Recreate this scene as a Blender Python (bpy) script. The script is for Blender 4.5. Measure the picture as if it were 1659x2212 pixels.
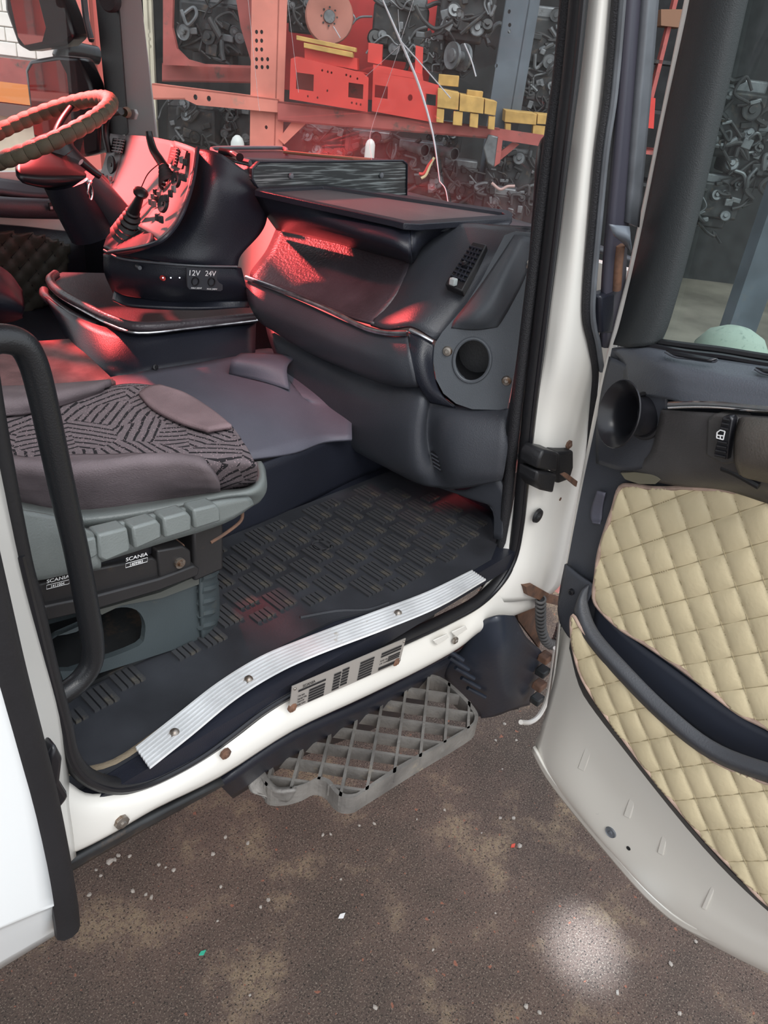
import bpy, bmesh, math, random
import numpy as np
from mathutils import Vector, Matrix
from mathutils.geometry import tessellate_polygon
random.seed(7)
for o in list(bpy.data.objects): bpy.data.objects.remove(o)
SC = bpy.context.scene; COL = SC.collection
# ---------------------------------------------------------------- camera (truck axes: +X forward, +Y to driver side, +Z up)
F = 1650.0; CX, CY = 829.5, 1106.0
CAM = np.array([0., 0., 2.10])
nad = np.array([494-CX, 3884-CY, F]); dn = nad/np.linalg.norm(nad)
vy = np.array([-1290-CX, -128-CY, F]); up = -dn
Yc = vy - up*np.dot(vy, up); Yc /= np.linalg.norm(Yc)
Xc = np.cross(Yc, up)
R3 = np.array([Xc, Yc, up])                     # camera image axes -> world
cd = bpy.data.cameras.new('camera'); cam = bpy.data.objects.new('camera', cd); COL.objects.link(cam)
r_, d_, f_ = R3@[1, 0, 0], R3@[0, 1, 0], R3@[0, 0, 1]
M = Matrix(((r_[0], -d_[0], -f_[0], 0), (r_[1], -d_[1], -f_[1], 0), (r_[2], -d_[2], -f_[2], CAM[2]), (0, 0, 0, 1)))
cam.matrix_world = M
cd.sensor_fit = 'VERTICAL'; cd.sensor_height = 36; cd.lens = F/2212*36; cd.clip_start = .02; cd.clip_end = 200
SC.camera = cam
# ---------------------------------------------------------------- sky, sun, lights, exposure
wd = bpy.data.worlds.new('sky'); SC.world = wd; wd.use_nodes = True
wn = wd.node_tree; bg = wn.nodes['Background']
tc = wn.nodes.new('ShaderNodeTexCoord'); sp = wn.nodes.new('ShaderNodeSeparateXYZ'); rp = wn.nodes.new('ShaderNodeValToRGB')
wn.links.new(tc.outputs['Generated'], sp.inputs[0]); wn.links.new(sp.outputs[2], rp.inputs[0]); wn.links.new(rp.outputs[0], bg.inputs[0])
rp.color_ramp.elements[0].color = (.92, .94, .96, 1); rp.color_ramp.elements[1].color = (.80, .88, 1, 1)
bg.inputs[1].default_value = 1.55
sl = bpy.data.lights.new('sun', 'SUN'); sl.energy = 1.5; sl.angle = .5; sl.color = (1, .97, .92)
so = bpy.data.objects.new('sun', sl); COL.objects.link(so)
so.rotation_euler = Vector((.35, .75, -1.0)).to_track_quat('-Z', 'Y').to_euler()
def spot(name, loc, tgt, e, ang, col, size=.1, blend=.4):
    l = bpy.data.lights.new(name, 'SPOT'); l.energy = e; l.spot_size = math.radians(ang); l.spot_blend = blend; l.color = col; l.shadow_soft_size = size
    o = bpy.data.objects.new(name, l); COL.objects.link(o); o.location = loc
    o.rotation_euler = (Vector(tgt)-Vector(loc)).to_track_quat('-Z', 'Y').to_euler(); return o
spot('added_red_glow', (1.12, 2.84, 2.45), (1.36, 2.20, 1.70), 460, 59, (1, .09, .09), .05, .35)  # added unseen red spot, makes the glow on the console panels
spot('added_red_glow', (.75, 1.35, 2.66), (1.26, 1.42, 1.62), 24, 34, (1, .10, .12), .05, .8)  # weaker added red spot, unseen, reddens the glovebox lid
spot('added_ground_spot', (.25, -.35, 3.0), (1.44, .285, 0), 2400, 4.6, (.72, .87, 1), .05, 1)  # added unseen spot for the bright ground patch, no real lamp
SC.view_settings.view_transform = 'Standard'; SC.view_settings.look = 'None'; SC.view_settings.gamma = 1
SC.view_settings.use_curve_mapping = False; SC.view_settings.exposure = 0.15
# ---------------------------------------------------------------- helpers: pixel of the photograph -> point on a real plane
def ray(px, py): return R3@np.array([px-CX, py-CY, F])
def PA(px, py, ax, v):
    d = ray(px, py); return Vector(CAM + d*(v-CAM[ax])/d[ax])
def PX(px, py, x): return PA(px, py, 0, x)
def PY(px, py, y): return PA(px, py, 1, y)
def PZ(px, py, z): return PA(px, py, 2, z)
def PL(px, py, p, n):
    d = ray(px, py); n = np.array(n); return Vector(CAM + d*np.dot(np.array(p)-CAM, n)/np.dot(d, n))
hd = np.array([f_[0], f_[1], 0]); hd /= np.linalg.norm(hd); HD = Vector(hd); RT = Vector((hd[1], -hd[0], 0))
def PH(px, py, w): return PL(px, py, hd*w, hd)          # plane at distance w along the heading (the shed's rack stands square to it)
th = math.radians(-95); DD = Vector((math.cos(th), math.sin(th), 0)); DN = Vector((DD.y, -DD.x, 0))   # door direction and its inner normal
if DN.x > 0: DN = -DN
HG = Vector((1.47, .66, 0))
def PD(px, py, d=0): return PL(px, py, tuple(HG+DN*d), tuple(DN))
WN = Vector((1, 0, .12)).normalized(); WP = Vector((1.86, 0, 1.75))
def PW(px, py, off=0): return PL(px, py, tuple(WP-WN*off), tuple(WN))
ROOT = {}
def setp(o, label=None, cat=None, group=None, kind=None, category=None):
    cat = cat or category
    if label: o['label'] = label
    if cat: o['category'] = cat
    if group: o['group'] = group
    if kind: o['kind'] = kind
    return o
def thing(name, label, cat, loc=(0, 0, 0), group=None):
    o = bpy.data.objects.new(name, None); COL.objects.link(o); o.location = loc; o.empty_display_size = .05
    ROOT[o.name] = Vector(loc); return setp(o, label, cat, group)
def obj(name, me, m, parent=None, smooth=False, bevel=0, solid=0, off=0, sub=0, **k):
    if m and len(me.materials) == 0: me.materials.append(m)
    if parent is not None: org = ROOT[parent.name]
    else:
        n = len(me.vertices); a = np.empty(n*3); me.vertices.foreach_get('co', a); a = a.reshape(-1, 3)
        org = Vector(((a[:, 0].min()+a[:, 0].max())/2, (a[:, 1].min()+a[:, 1].max())/2, a[:, 2].min()))
    me.transform(Matrix.Translation(-org))
    o = bpy.data.objects.new(name, me); COL.objects.link(o)
    if parent is not None: o.parent = parent; ROOT[o.name] = org
    else: o.location = org; ROOT[o.name] = org
    if solid:
        md = o.modifiers.new('s', 'SOLIDIFY'); md.thickness = solid; md.offset = off
    if bevel:
        md = o.modifiers.new('b', 'BEVEL'); md.width = bevel; md.segments = 2; md.limit_method = 'ANGLE'; md.angle_limit = .6
    if sub:
        md = o.modifiers.new('u', 'SUBSURF'); md.levels = sub; md.render_levels = sub
    if smooth or bevel:
        for p in me.polygons: p.use_smooth = True
        if bevel or not smooth == 'all':
            me.set_sharp_from_angle(angle=math.radians(42))
    return setp(o, **k)
def raw(v, f):
    me = bpy.data.meshes.new('m'); me.from_pydata([tuple(p) for p in v], [], f); me.update(); return me
def cat1(P, n, closed=False):
    P = [np.array(p, float) for p in P]; N = len(P); out = []
    if N == 2: return [P[0]*(1-t)+P[1]*t for t in np.linspace(0, 1, n+1)]
    segs = N if closed else N-1
    for i in range(segs):
        g = (lambda j: P[j % N]) if closed else (lambda j: P[j] if 0 <= j < N else (2*P[0]-P[1] if j < 0 else 2*P[-1]-P[-2]))
        a, b, c, d = g(i-1), g(i), g(i+1), g(i+2)
        for t in np.linspace(0, 1, n, endpoint=False):
            out.append(.5*((2*b)+(-a+c)*t+(2*a-5*b+4*c-d)*t*t+(-a+3*b-3*c+d)*t**3))
    if not closed: out.append(P[-1])
    return out
def patch(name, rows, m, parent, n=5, thick=.006, off=0, **k):
    rr = [cat1(r, n) for r in rows]; cols = [cat1([r[j] for r in rr], n) for j in range(len(rr[0]))]
    A = len(cols); B = len(cols[0]); v = [cols[i][j] for j in range(B) for i in range(A)]
    f = [(j*A+i, j*A+i+1, (j+1)*A+i+1, (j+1)*A+i) for j in range(B-1) for i in range(A-1)]
    return obj(name, raw(v, f), m, parent, smooth='all', solid=thick, off=off, **k)
def prism(name, pts, vec, m, parent, holes=(), bevel=0, **k):
    L = [[Vector(p) for p in pts]]+[[Vector(p) for p in h] for h in holes]; vec = Vector(vec)
    flat = [p for l in L for p in l]; n = len(flat)
    f = []
    if holes: tr = tessellate_polygon(L); f += [tuple(t) for t in tr]+[tuple(i+n for i in reversed(t)) for t in tr]
    else: f += [tuple(range(n)), tuple(range(2*n-1, n-1, -1))]
    s = 0
    for l in L:
        q = len(l)
        for i in range(q):
            j = (i+1) % q; f.append((s+i, s+j, s+j+n, s+i+n))
        s += q
    me = raw(flat+[p+vec for p in flat], f)
    b = bmesh.new(); b.from_mesh(me); bmesh.ops.recalc_face_normals(b, faces=b.faces); b.to_mesh(me); b.free()
    return obj(name, me, m, parent, bevel=bevel, **k)
def tubeme(pts, r, n=6, res=10, closed=False, flat=1, endcap=True):
    P = cat1(pts, n, closed) if n > 1 else [np.array(p, float) for p in pts]
    N = len(P); v = []; f = []; U = None
    rs = r if callable(r) else (lambda t: r)
    for i in range(N):
        a = P[(i-1) % N] if (closed or i > 0) else P[i]; c = P[(i+1) % N] if (closed or i < N-1) else P[i]
        t = c-a; t = t/(np.linalg.norm(t)+1e-9)
        if U is None: U = np.cross(t, [0, 0, 1.]) if abs(t[2]) < .9 else np.cross(t, [1., 0, 0])
        U = U-t*np.dot(U, t); U /= np.linalg.norm(U)+1e-9; W = np.cross(t, U); rr = rs(i/max(1, N-1))
        for q in range(res):
            an = 2*math.pi*q/res; v.append(P[i]+U*math.cos(an)*rr+W*math.sin(an)*rr*flat)
    for i in range(N if closed else N-1):
        for q in range(res):
            a = i*res+q; b = i*res+(q+1) % res; c = ((i+1) % N)*res+(q+1) % res; d = ((i+1) % N)*res+q; f.append((a, b, c, d))
    if not closed and endcap: f += [tuple(range(res))[::-1], tuple((N-1)*res+q for q in range(res))]
    return raw(v, f)
def tube(name, pts, r, m, parent, n=6, res=10, closed=False, flat=1, **k): return obj(name, tubeme(pts, r, n, res, closed, flat), m, parent, smooth=True, **k)
def frame(ax):
    z = Vector(ax).normalized(); x = z.orthogonal().normalized(); return x, z.cross(x), z
def latheme(o, ax, prof, res=20):
    x, y, z = frame(ax); o = Vector(o); v = []; f = []
    for (r, h) in prof:
        for q in range(res):
            a = 2*math.pi*q/res; v.append(o+x*math.cos(a)*r+y*math.sin(a)*r+z*h)
    for i in range(len(prof)-1):
        for q in range(res): f.append((i*res+q, i*res+(q+1) % res, (i+1)*res+(q+1) % res, (i+1)*res+q))
    return raw(v, f)
def lathe(name, o, ax, prof, m, parent, res=20, **k): return obj(name, latheme(o, ax, prof, res), m, parent, smooth=True, **k)
def boxme(c, d, rot=None):
    c = Vector(c); v = []
    for s in ((-1, -1, -1), (1, -1, -1), (1, 1, -1), (-1, 1, -1), (-1, -1, 1), (1, -1, 1), (1, 1, 1), (-1, 1, 1)):
        p = Vector((s[0]*d[0]/2, s[1]*d[1]/2, s[2]*d[2]/2)); v.append(c+(rot@p if rot else p))
    return raw(v, [(0, 3, 2, 1), (4, 5, 6, 7), (0, 1, 5, 4), (1, 2, 6, 5), (2, 3, 7, 6), (3, 0, 4, 7)])
def box(name, c, d, m, parent=None, rot=None, bevel=0, **k): return obj(name, boxme(c, d, rot), m, parent, bevel=bevel, **k)
def joinme(ms):
    b = bmesh.new()
    for q in ms: b.from_mesh(q)
    me = bpy.data.meshes.new('m'); b.to_mesh(me); b.free(); return me
def text(name, s, p, ux, uy, h, m, parent, w=None, **k):
    c = bpy.data.curves.new('t', 'FONT'); c.body = s; c.size = 1; c.extrude = .01; t = bpy.data.objects.new('t', c); COL.objects.link(t)
    dg = bpy.context.evaluated_depsgraph_get(); me = bpy.data.meshes.new_from_object(t.evaluated_get(dg)); bpy.data.objects.remove(t)
    n = len(me.vertices); a = np.empty(n*3); me.vertices.foreach_get('co', a); a = a.reshape(-1, 3)
    W = a[:, 0].max()-a[:, 0].min(); H_ = a[:, 1].max()-a[:, 1].min(); ux = Vector(ux).normalized(); uy = Vector(uy).normalized(); nz = ux.cross(uy).normalized()
    sx = (w/W) if w else h/H_; a0 = a[:, 0].min(); b0 = a[:, 1].min()
    for v in me.vertices: v.co = Vector(p)+ux*(v.co.x-a0)*sx+uy*(v.co.y-b0)*h/H_+nz*(v.co.z*.02)
    return obj(name, me, m, parent, **k)
# ---------------------------------------------------------------- materials
def nd(nt, t, **k):
    n = nt.nodes.new(t)
    for a, b in k.items(): setattr(n, a, b)
    return n
def mat(name, col, rough=.5, metal=0, bump=0, bscale=300, var=0, vscale=6, col2=None, spec=.5, dirt=None, dscale=8, dthr=.6, coat=0):
    m = bpy.data.materials.new(name); m.use_nodes = True; nt = m.node_tree; b = nt.nodes['Principled BSDF']
    b.inputs['Base Color'].default_value = (*col, 1); b.inputs['Roughness'].default_value = rough; b.inputs['Metallic'].default_value = metal
    b.inputs['Specular IOR Level'].default_value = spec; b.inputs['Coat Weight'].default_value = coat; b.inputs['Coat Roughness'].default_value = .15
    tc = nd(nt, 'ShaderNodeTexCoord'); src = None
    if var or col2:
        n = nd(nt, 'ShaderNodeTexNoise'); n.inputs['Scale'].default_value = vscale; n.inputs['Detail'].default_value = 5; nt.links.new(tc.outputs['Object'], n.inputs[0])
        r = nd(nt, 'ShaderNodeValToRGB'); c2 = col2 or tuple(c*(1-var) for c in col)
        r.color_ramp.elements[0].position = .35; r.color_ramp.elements[1].position = .65
        r.color_ramp.elements[0].color = (*c2, 1); r.color_ramp.elements[1].color = (*[min(1, c*(1+(0 if col2 else var))) for c in col], 1)
        nt.links.new(n.outputs[0], r.inputs[0]); src = r.outputs[0]
    if dirt:
        n = nd(nt, 'ShaderNodeTexNoise'); n.inputs['Scale'].default_value = dscale; n.inputs['Detail'].default_value = 8; n.inputs['Roughness'].default_value = .7; nt.links.new(tc.outputs['Object'], n.inputs[0])
        r = nd(nt, 'ShaderNodeValToRGB'); r.color_ramp.elements[0].position = dthr; r.color_ramp.elements[1].position = min(1, dthr+.12); nt.links.new(n.outputs[0], r.inputs[0])
        x = nd(nt, 'ShaderNodeMix', data_type='RGBA'); nt.links.new(r.outputs[0], x.inputs[0])
        if src: nt.links.new(src, x.inputs[6])
        else: x.inputs[6].default_value = (*col, 1)
        x.inputs[7].default_value = (*dirt, 1); src = x.outputs[2]
    if src: nt.links.new(src, b.inputs['Base Color'])
    if bump:
        n = nd(nt, 'ShaderNodeTexNoise'); n.inputs['Scale'].default_value = bscale; n.inputs['Detail'].default_value = 3; nt.links.new(tc.outputs['Object'], n.inputs[0])
        u = nd(nt, 'ShaderNodeBump'); u.inputs['Strength'].default_value = bump; u.inputs['Distance'].default_value = .002
        nt.links.new(n.outputs[0], u.inputs['Height']); nt.links.new(u.outputs[0], b.inputs['Normal'])
    return m
DASH = mat('dash_plastic', (.050, .054, .065), .40, bump=.35, bscale=420, var=.15, vscale=4)
DASHD = mat('dash_plastic_dark', (.015, .017, .026), .36, bump=.3, bscale=420, var=.15, vscale=4)
COVER = mat('cover_plastic', (.085, .095, .108), .5, bump=.3, bscale=500, var=.1)
LILAC = mat('tunnel_vinyl', (.105, .105, .135), .6, bump=.3, bscale=300, var=.12, vscale=5)
LID = mat('lid_leather', (.060, .050, .058), .33, bump=.6, bscale=160, var=.25, vscale=9)
TRAY = mat("tray_plastic", (.11, .115, .12), .3, bump=.15, bscale=300, dirt=(.14, .14, .14), dscale=5, dthr=.55)
BLK = mat('black_rubber', (.012, .012, .014), .5, bump=.2, bscale=200, var=.2)
BLKT = mat('black_textured_rubber', (.016, .016, .019), .6, bump=.9, bscale=420)
BLKG = mat('gloss_black_plastic', (.014, .014, .017), .28)
TUBEM = mat('black_powder_coat', (.013, .014, .016), .33, bump=.2, bscale=500)
MATR = mat('mat_rubber', (.030, .032, .038), .48, bump=.2, bscale=250, var=.3, vscale=7, dirt=(.11, .10, .09), dscale=9, dthr=.66)
RIB = mat('rib_rubber', (.045, .046, .050), .36, bump=.3, bscale=250, dirt=(.12, .105, .08), dscale=22, dthr=.56)
ALU = mat('aluminium_sill', (.78, .79, .80), .34, metal=.35, var=.12, vscale=10, dirt=(.42, .34, .24), dscale=24, dthr=.64)
CHR = mat('chrome', (.85, .85, .86), .12, metal=1)
CHRD = mat('worn_chrome', (.75, .75, .78), .25, metal=1, var=.3, vscale=40)
WHITE = mat('white_paint', (.80, .78, .73), .33, coat=.4, var=.03, vscale=3, dirt=(.55, .50, .42), dscale=5, dthr=.68)
WHITE2 = mat('clean_white_paint', (.84, .86, .86), .25, coat=.6)
DOORW = mat('door_shell_paint', (.74, .71, .64), .38, coat=.3, dirt=(.5, .46, .38), dscale=5, dthr=.66)
EDGE = mat('door_edge_paint', (.82, .78, .72), .4)
CREAM = mat('cream_leatherette', (.66, .56, .36), .42, bump=.35, bscale=120, var=.08, vscale=7, dirt=(.47, .38, .22), dscale=7, dthr=.64, spec=.35)
PIPE = mat('pink_piping', (.42, .30, .24), .7, bump=.4, bscale=150, var=.25, vscale=30)
GREYG = mat('seat_grey_green_plastic', (.18, .20, .195), .38, bump=.3, bscale=350, var=.1, vscale=6, dirt=(.12, .10, .08), dscale=8, dthr=.7)
BASEG = mat('seat_base_plastic', (.050, .063, .068), .5, bump=.2, bscale=300, var=.1, dirt=(.14, .12, .08), dscale=7, dthr=.64)
RAIL = mat('black_steel', (.02, .019, .02), .42, bump=.2, bscale=80, dirt=(.07, .05, .035), dscale=14, dthr=.6)
RUST = mat('rusty_steel', (.20, .10, .06), .8, bump=.8, bscale=90, col2=(.10, .06, .045), vscale=30)
BOLT = mat('bolt_steel', (.30, .27, .24), .42, metal=.8, dirt=(.16, .09, .05), dscale=60, dthr=.5)
FABRIC = mat('plain_grey_velour', (.165, .135, .145), .92, bump=.6, bscale=380, var=.22, vscale=9, spec=.15)
FABRP = mat('pinkish_grey_velour', (.24, .17, .18), .92, bump=.6, bscale=380, var=.15, vscale=12, spec=.15)
WHT = mat('white_print', (.85, .85, .85), .6)
OLIVE = mat('olive_leather_wrap', (.13, .115, .075), .42, bump=.8, bscale=650, var=.2, vscale=20)
QDARK = mat('dark_olive_leatherette', (.045, .045, .035), .45, bump=.3, bscale=150)
GREYP = mat('pale_grey_plastic', (.42, .47, .47), .6, bump=.1, bscale=200)
REDP = mat('red_brown_carpet', (.20, .11, .11), .95, bump=.9, bscale=240, var=.25, vscale=20)
WING = mat('instrument_panel_plastic', (.20, .19, .19), .5)
GREYSEAL = mat('grey_window_channel', (.13, .14, .155), .35, var=.2, vscale=12)
PURP = mat('dark_slate_trim', (.06, .058, .078), .4)
NAVY = mat('navy_mudguard_plastic', (.022, .028, .042), .36, bump=.2, bscale=60, dirt=(.09, .10, .12), dscale=10, dthr=.63)
STEP = mat('cast_step_alloy', (.27, .255, .235), .6, metal=.35, bump=.8, bscale=110, col2=(.16, .15, .14), vscale=14, dirt=(.36, .31, .24), dscale=20, dthr=.6)
HOSE = mat('grey_hose', (.15, .145, .14), .6, var=.2)
STONE = mat('grey_stone', (.42, .38, .34), .9, bump=.5, bscale=60, var=.25, vscale=15)
RKP = mat('faded_pink_red_paint', (.66, .22, .17), .6, bump=.2, bscale=20, var=.12, vscale=4, dirt=(.42, .22, .17), dscale=5, dthr=.6)
RKR = mat('bright_red_paint', (.62, .055, .045), .5, var=.1, vscale=4, dirt=(.22, .09, .07), dscale=6, dthr=.62)
RKD = mat('dull_red_paint', (.36, .09, .08), .65, var=.2, vscale=5, dirt=(.12, .08, .07), dscale=7, dthr=.56)
RKS = mat('slate_blue_steel', (.095, .115, .14), .5, var=.2, vscale=4, dirt=(.16, .15, .13), dscale=6, dthr=.62)
WOODY = mat('yellow_pallet_wood', (.52, .32, .10), .8, bump=.5, bscale=40, var=.2, vscale=10)
DARK = mat('dark_shed_sheet', (.03, .032, .034), .8, var=.3)
SHELFW = mat('brown_cardboard', (.24, .13, .08), .8)
EDK = mat('oily_dark_iron', (.030, .032, .034), .5, metal=.2, var=.5, vscale=9, dirt=(.11, .08, .06), dscale=12, dthr=.56)
EGR = mat('grey_cast_alloy', (.17, .18, .19), .45, metal=.45, var=.3, vscale=12, dirt=(.07, .065, .06), dscale=12, dthr=.55)
ERB = mat('black_hose_rubber', (.035, .035, .037), .6)
BRICKM = mat('white_block', (.86, .85, .80), .85, bump=.4, bscale=40, var=.06)
MORTAR = mat('grey_mortar', (.60, .59, .55), .9)
CONC = mat('cream_concrete', (.62, .58, .46), .85, bump=.3, bscale=30, var=.15, vscale=3)
BAND_O = mat('orange_band', (.75, .27, .08), .6); PINKM = mat('pale_red_post', (.72, .20, .17), .6)
GREENC = mat('pale_green_reflection', (.42, .50, .42), .85, bump=.5, bscale=60, dirt=(.26, .33, .28), dscale=60, dthr=.55)  # green tone of a reflection in the door glass
MIRG = mat('mirror_glass', (.92, .92, .92), .03, metal=1)
# wood print, patterned seat cloth, ground and glass have their own trees
def custom(name): m = bpy.data.materials.new(name); m.use_nodes = True; return m, m.node_tree, m.node_tree.nodes['Principled BSDF']
WOOD, nt, b = custom('black_limed_wood'); b.inputs['Roughness'].default_value = .4
tc = nd(nt, 'ShaderNodeTexCoord'); mp = nd(nt, 'ShaderNodeMapping'); mp.inputs['Scale'].default_value = (5, 1, 150)
n = nd(nt, 'ShaderNodeTexNoise'); n.inputs['Scale'].default_value = 1.6; n.inputs['Detail'].default_value = 6; n.inputs['Distortion'].default_value = .25
r = nd(nt, 'ShaderNodeValToRGB'); r.color_ramp.elements[0].position = .50; r.color_ramp.elements[1].position = .62
r.color_ramp.elements[0].color = (.018, .022, .024, 1); r.color_ramp.elements[1].color = (.22, .25, .25, 1)
nt.links.new(tc.outputs['Object'], mp.inputs[0]); nt.links.new(mp.outputs[0], n.inputs[0]); nt.links.new(n.outputs[0], r.inputs[0]); nt.links.new(r.outputs[0], b.inputs['Base Color'])
PATT, nt, b = custom('patterned_seat_cloth'); b.inputs['Roughness'].default_value = .95; b.inputs['Specular IOR Level'].default_value = .15
tc = nd(nt, 'ShaderNodeTexCoord'); vo = nd(nt, 'ShaderNodeTexVoronoi'); vo.inputs['Scale'].default_value = 13
sx = nd(nt, 'ShaderNodeSeparateColor'); mu = nd(nt, 'ShaderNodeMath', operation='MULTIPLY'); mu.inputs[1].default_value = 6.28
nz = nd(nt, 'ShaderNodeTexNoise'); nz.inputs['Scale'].default_value = 12; ad = nd(nt, 'ShaderNodeVectorMath', operation='MULTIPLY_ADD'); ad.inputs[1].default_value = (.02, .02, .02)
rot = nd(nt, 'ShaderNodeVectorRotate'); rot.rotation_type = 'Z_AXIS'; sep = nd(nt, 'ShaderNodeSeparateXYZ')
m1 = nd(nt, 'ShaderNodeMath', operation='MULTIPLY'); m1.inputs[1].default_value = 430; m2 = nd(nt, 'ShaderNodeMath', operation='SINE')
rr = nd(nt, 'ShaderNodeValToRGB'); rr.color_ramp.elements[0].position = .52; rr.color_ramp.elements[1].position = .64
rr.color_ramp.elements[0].color = (.17, .14, .15, 1); rr.color_ramp.elements[1].color = (.026, .024, .027, 1)
v2 = nd(nt, 'ShaderNodeTexVoronoi'); v2.inputs['Scale'].default_value = 230; cmp = nd(nt, 'ShaderNodeMath', operation='LESS_THAN'); cmp.inputs[1].default_value = .22
mx = nd(nt, 'ShaderNodeMix', data_type='RGBA'); mx.inputs[7].default_value = (.34, .25, .27, 1)
L = nt.links.new; L(tc.outputs['Object'], vo.inputs[0]); L(vo.outputs['Color'], sx.inputs[0]); L(sx.outputs[0], mu.inputs[0]); L(tc.outputs['Object'], nz.inputs[0])
L(nz.outputs['Color'], ad.inputs[0]); L(tc.outputs['Object'], ad.inputs[2]); L(ad.outputs[0], rot.inputs['Vector']); L(mu.outputs[0], rot.inputs['Angle']); L(rot.outputs[0], sep.inputs[0])
L(sep.outputs[0], m1.inputs[0]); L(m1.outputs[0], m2.inputs[0]); L(m2.outputs[0], rr.inputs[0]); L(tc.outputs['Object'], v2.inputs[0]); L(v2.outputs['Distance'], cmp.inputs[0])
L(cmp.outputs[0], mx.inputs[0]); L(rr.outputs[0], mx.inputs[6]); L(mx.outputs[2], b.inputs['Base Color'])
GRD, nt, b = custom('brown_yard_ground'); b.inputs['Roughness'].default_value = .75; L = nt.links.new
tc = nd(nt, 'ShaderNodeTexCoord')
def noise(s, d=6, ro=.6):
    n = nd(nt, 'ShaderNodeTexNoise'); n.inputs['Scale'].default_value = s; n.inputs['Detail'].default_value = d; n.inputs['Roughness'].default_value = ro; L(tc.outputs['Object'], n.inputs[0]); return n.outputs[0]
def ramp(src, p0, p1, c0=(0, 0, 0), c1=(1, 1, 1)):
    r = nd(nt, 'ShaderNodeValToRGB'); r.color_ramp.elements[0].position = p0; r.color_ramp.elements[1].position = p1
    r.color_ramp.elements[0].color = (*c0, 1); r.color_ramp.elements[1].color = (*c1, 1); L(src, r.inputs[0]); return r.outputs[0]
def mixc(fac, a, c):
    x = nd(nt, 'ShaderNodeMix', data_type='RGBA'); L(fac, x.inputs[0]); L(a, x.inputs[6])
    if isinstance(c, tuple): x.inputs[7].default_value = (*c, 1)
    else: L(c, x.inputs[7])
    return x.outputs[2]
def mulv(a, c):
    x = nd(nt, 'ShaderNodeMath', operation='MULTIPLY'); L(a, x.inputs[0]); L(c, x.inputs[1]); return x.outputs[0]
base = ramp(noise(1.7, 6, .65), .38, .62, (.100, .074, .060), (.205, .135, .108))
tan = mulv(ramp(noise(3.4, 6, .65), .53, .62), ramp(noise(60, 5, .75), .40, .52))
c = mixc(tan, base, (.37, .275, .18))
c = mixc(ramp(noise(210, 2, .7), .56, .64), c, (.36, .29, .23))
c = mixc(ramp(noise(170, 2, .6), .57, .65), c, (.030, .024, .020))
c = mixc(ramp(noise(60, 3, .7), .64, .70), c, (.05, .038, .03))
c = mixc(ramp(noise(44, 2, .5), .70, .73), c, (.42, .17, .11))
L(c, b.inputs['Base Color']); bu = nd(nt, 'ShaderNodeBump'); bu.inputs['Strength'].default_value = .9; bu.inputs['Distance'].default_value = .010
L(noise(110, 6, .8), bu.inputs['Height']); L(bu.outputs[0], b.inputs['Normal'])
rg = ramp(noise(2.2, 4), .4, .7, (.85, .85, .85), (.5, .5, .5)); L(rg, b.inputs['Roughness'])
def glassm(name, tint, gloss, dust, dcol=(.5, .5, .5)):
    m = bpy.data.materials.new(name); m.use_nodes = True; nt = m.node_tree; nt.nodes.clear(); L = nt.links.new
    o = nd(nt, 'ShaderNodeOutputMaterial'); t = nd(nt, 'ShaderNodeBsdfTransparent'); t.inputs[0].default_value = (*tint, 1)
    g = nd(nt, 'ShaderNodeBsdfGlossy'); g.inputs[1].default_value = .02; d = nd(nt, 'ShaderNodeBsdfDiffuse'); d.inputs[0].default_value = (*dcol, 1)
    tc = nd(nt, 'ShaderNodeTexCoord'); n = nd(nt, 'ShaderNodeTexNoise'); n.inputs['Scale'].default_value = 60; n.inputs['Detail'].default_value = 8; n.inputs['Roughness'].default_value = .8
    n2 = nd(nt, 'ShaderNodeTexNoise'); n2.inputs['Scale'].default_value = 3
    L(tc.outputs['Object'], n.inputs[0]); L(tc.outputs['Object'], n2.inputs[0])
    mm = nd(nt, 'ShaderNodeMath', operation='MULTIPLY'); L(n.outputs[0], mm.inputs[0]); L(n2.outputs[0], mm.inputs[1])
    r = nd(nt, 'ShaderNodeMapRange'); r.inputs[1].default_value = .1; r.inputs[2].default_value = .4; r.inputs[3].default_value = dust*.4; r.inputs[4].default_value = dust*1.6; L(mm.outputs[0], r.inputs[0])
    a = nd(nt, 'ShaderNodeMixShader'); a.inputs[0].default_value = gloss; L(t.outputs[0], a.inputs[1]); L(g.outputs[0], a.inputs[2])
    c = nd(nt, 'ShaderNodeMixShader'); L(r.outputs[0], c.inputs[0]); L(a.outputs[0], c.inputs[1]); L(d.outputs[0], c.inputs[2]); L(c.outputs[0], o.inputs[0]); return m
GLW = glassm('dusty_windshield_glass', (.93, .96, .94), .035, .07)
GLD = glassm('door_glass', (.62, .72, .70), .06, .035)
GLS = glassm('driver_window_glass', (.95, .96, .95), .03, .05)
CRK = mat('crack_white', (.9, .92, .95), .3)
GND = 0.0
# ---------------------------------------------------------------- the setting
me = raw([(-12, -12, 0), (40, -12, 0), (40, 40, 0), (-12, 40, 0)], [(0, 1, 2, 3)]); obj('ground', me, GRD, kind='structure')
def hbox(u0, u1, w0, w1, z0, z1): # corner points in the shed's own axes
    return [RT*u+HD*w+Vector((0, 0, z)) for u, w, z in ((u0, w0, z0), (u1, w0, z0), (u1, w1, z0), (u0, w1, z0), (u0, w0, z1), (u1, w0, z1), (u1, w1, z1), (u0, w1, z1))]
BF = [(0, 3, 2, 1), (4, 5, 6, 7), (0, 1, 5, 4), (1, 2, 6, 5), (2, 3, 7, 6), (3, 0, 4, 7)]
def hb(name, a, m, parent=None, **k): return obj(name, raw(hbox(*a), BF), m, parent, **k)
hb('floor', (-3.2, 11, 5.4, 10.6, -.02, .006), mat('shed_concrete', (.26, .23, .19), .8, var=.35, vscale=1.2), kind='structure')
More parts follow.
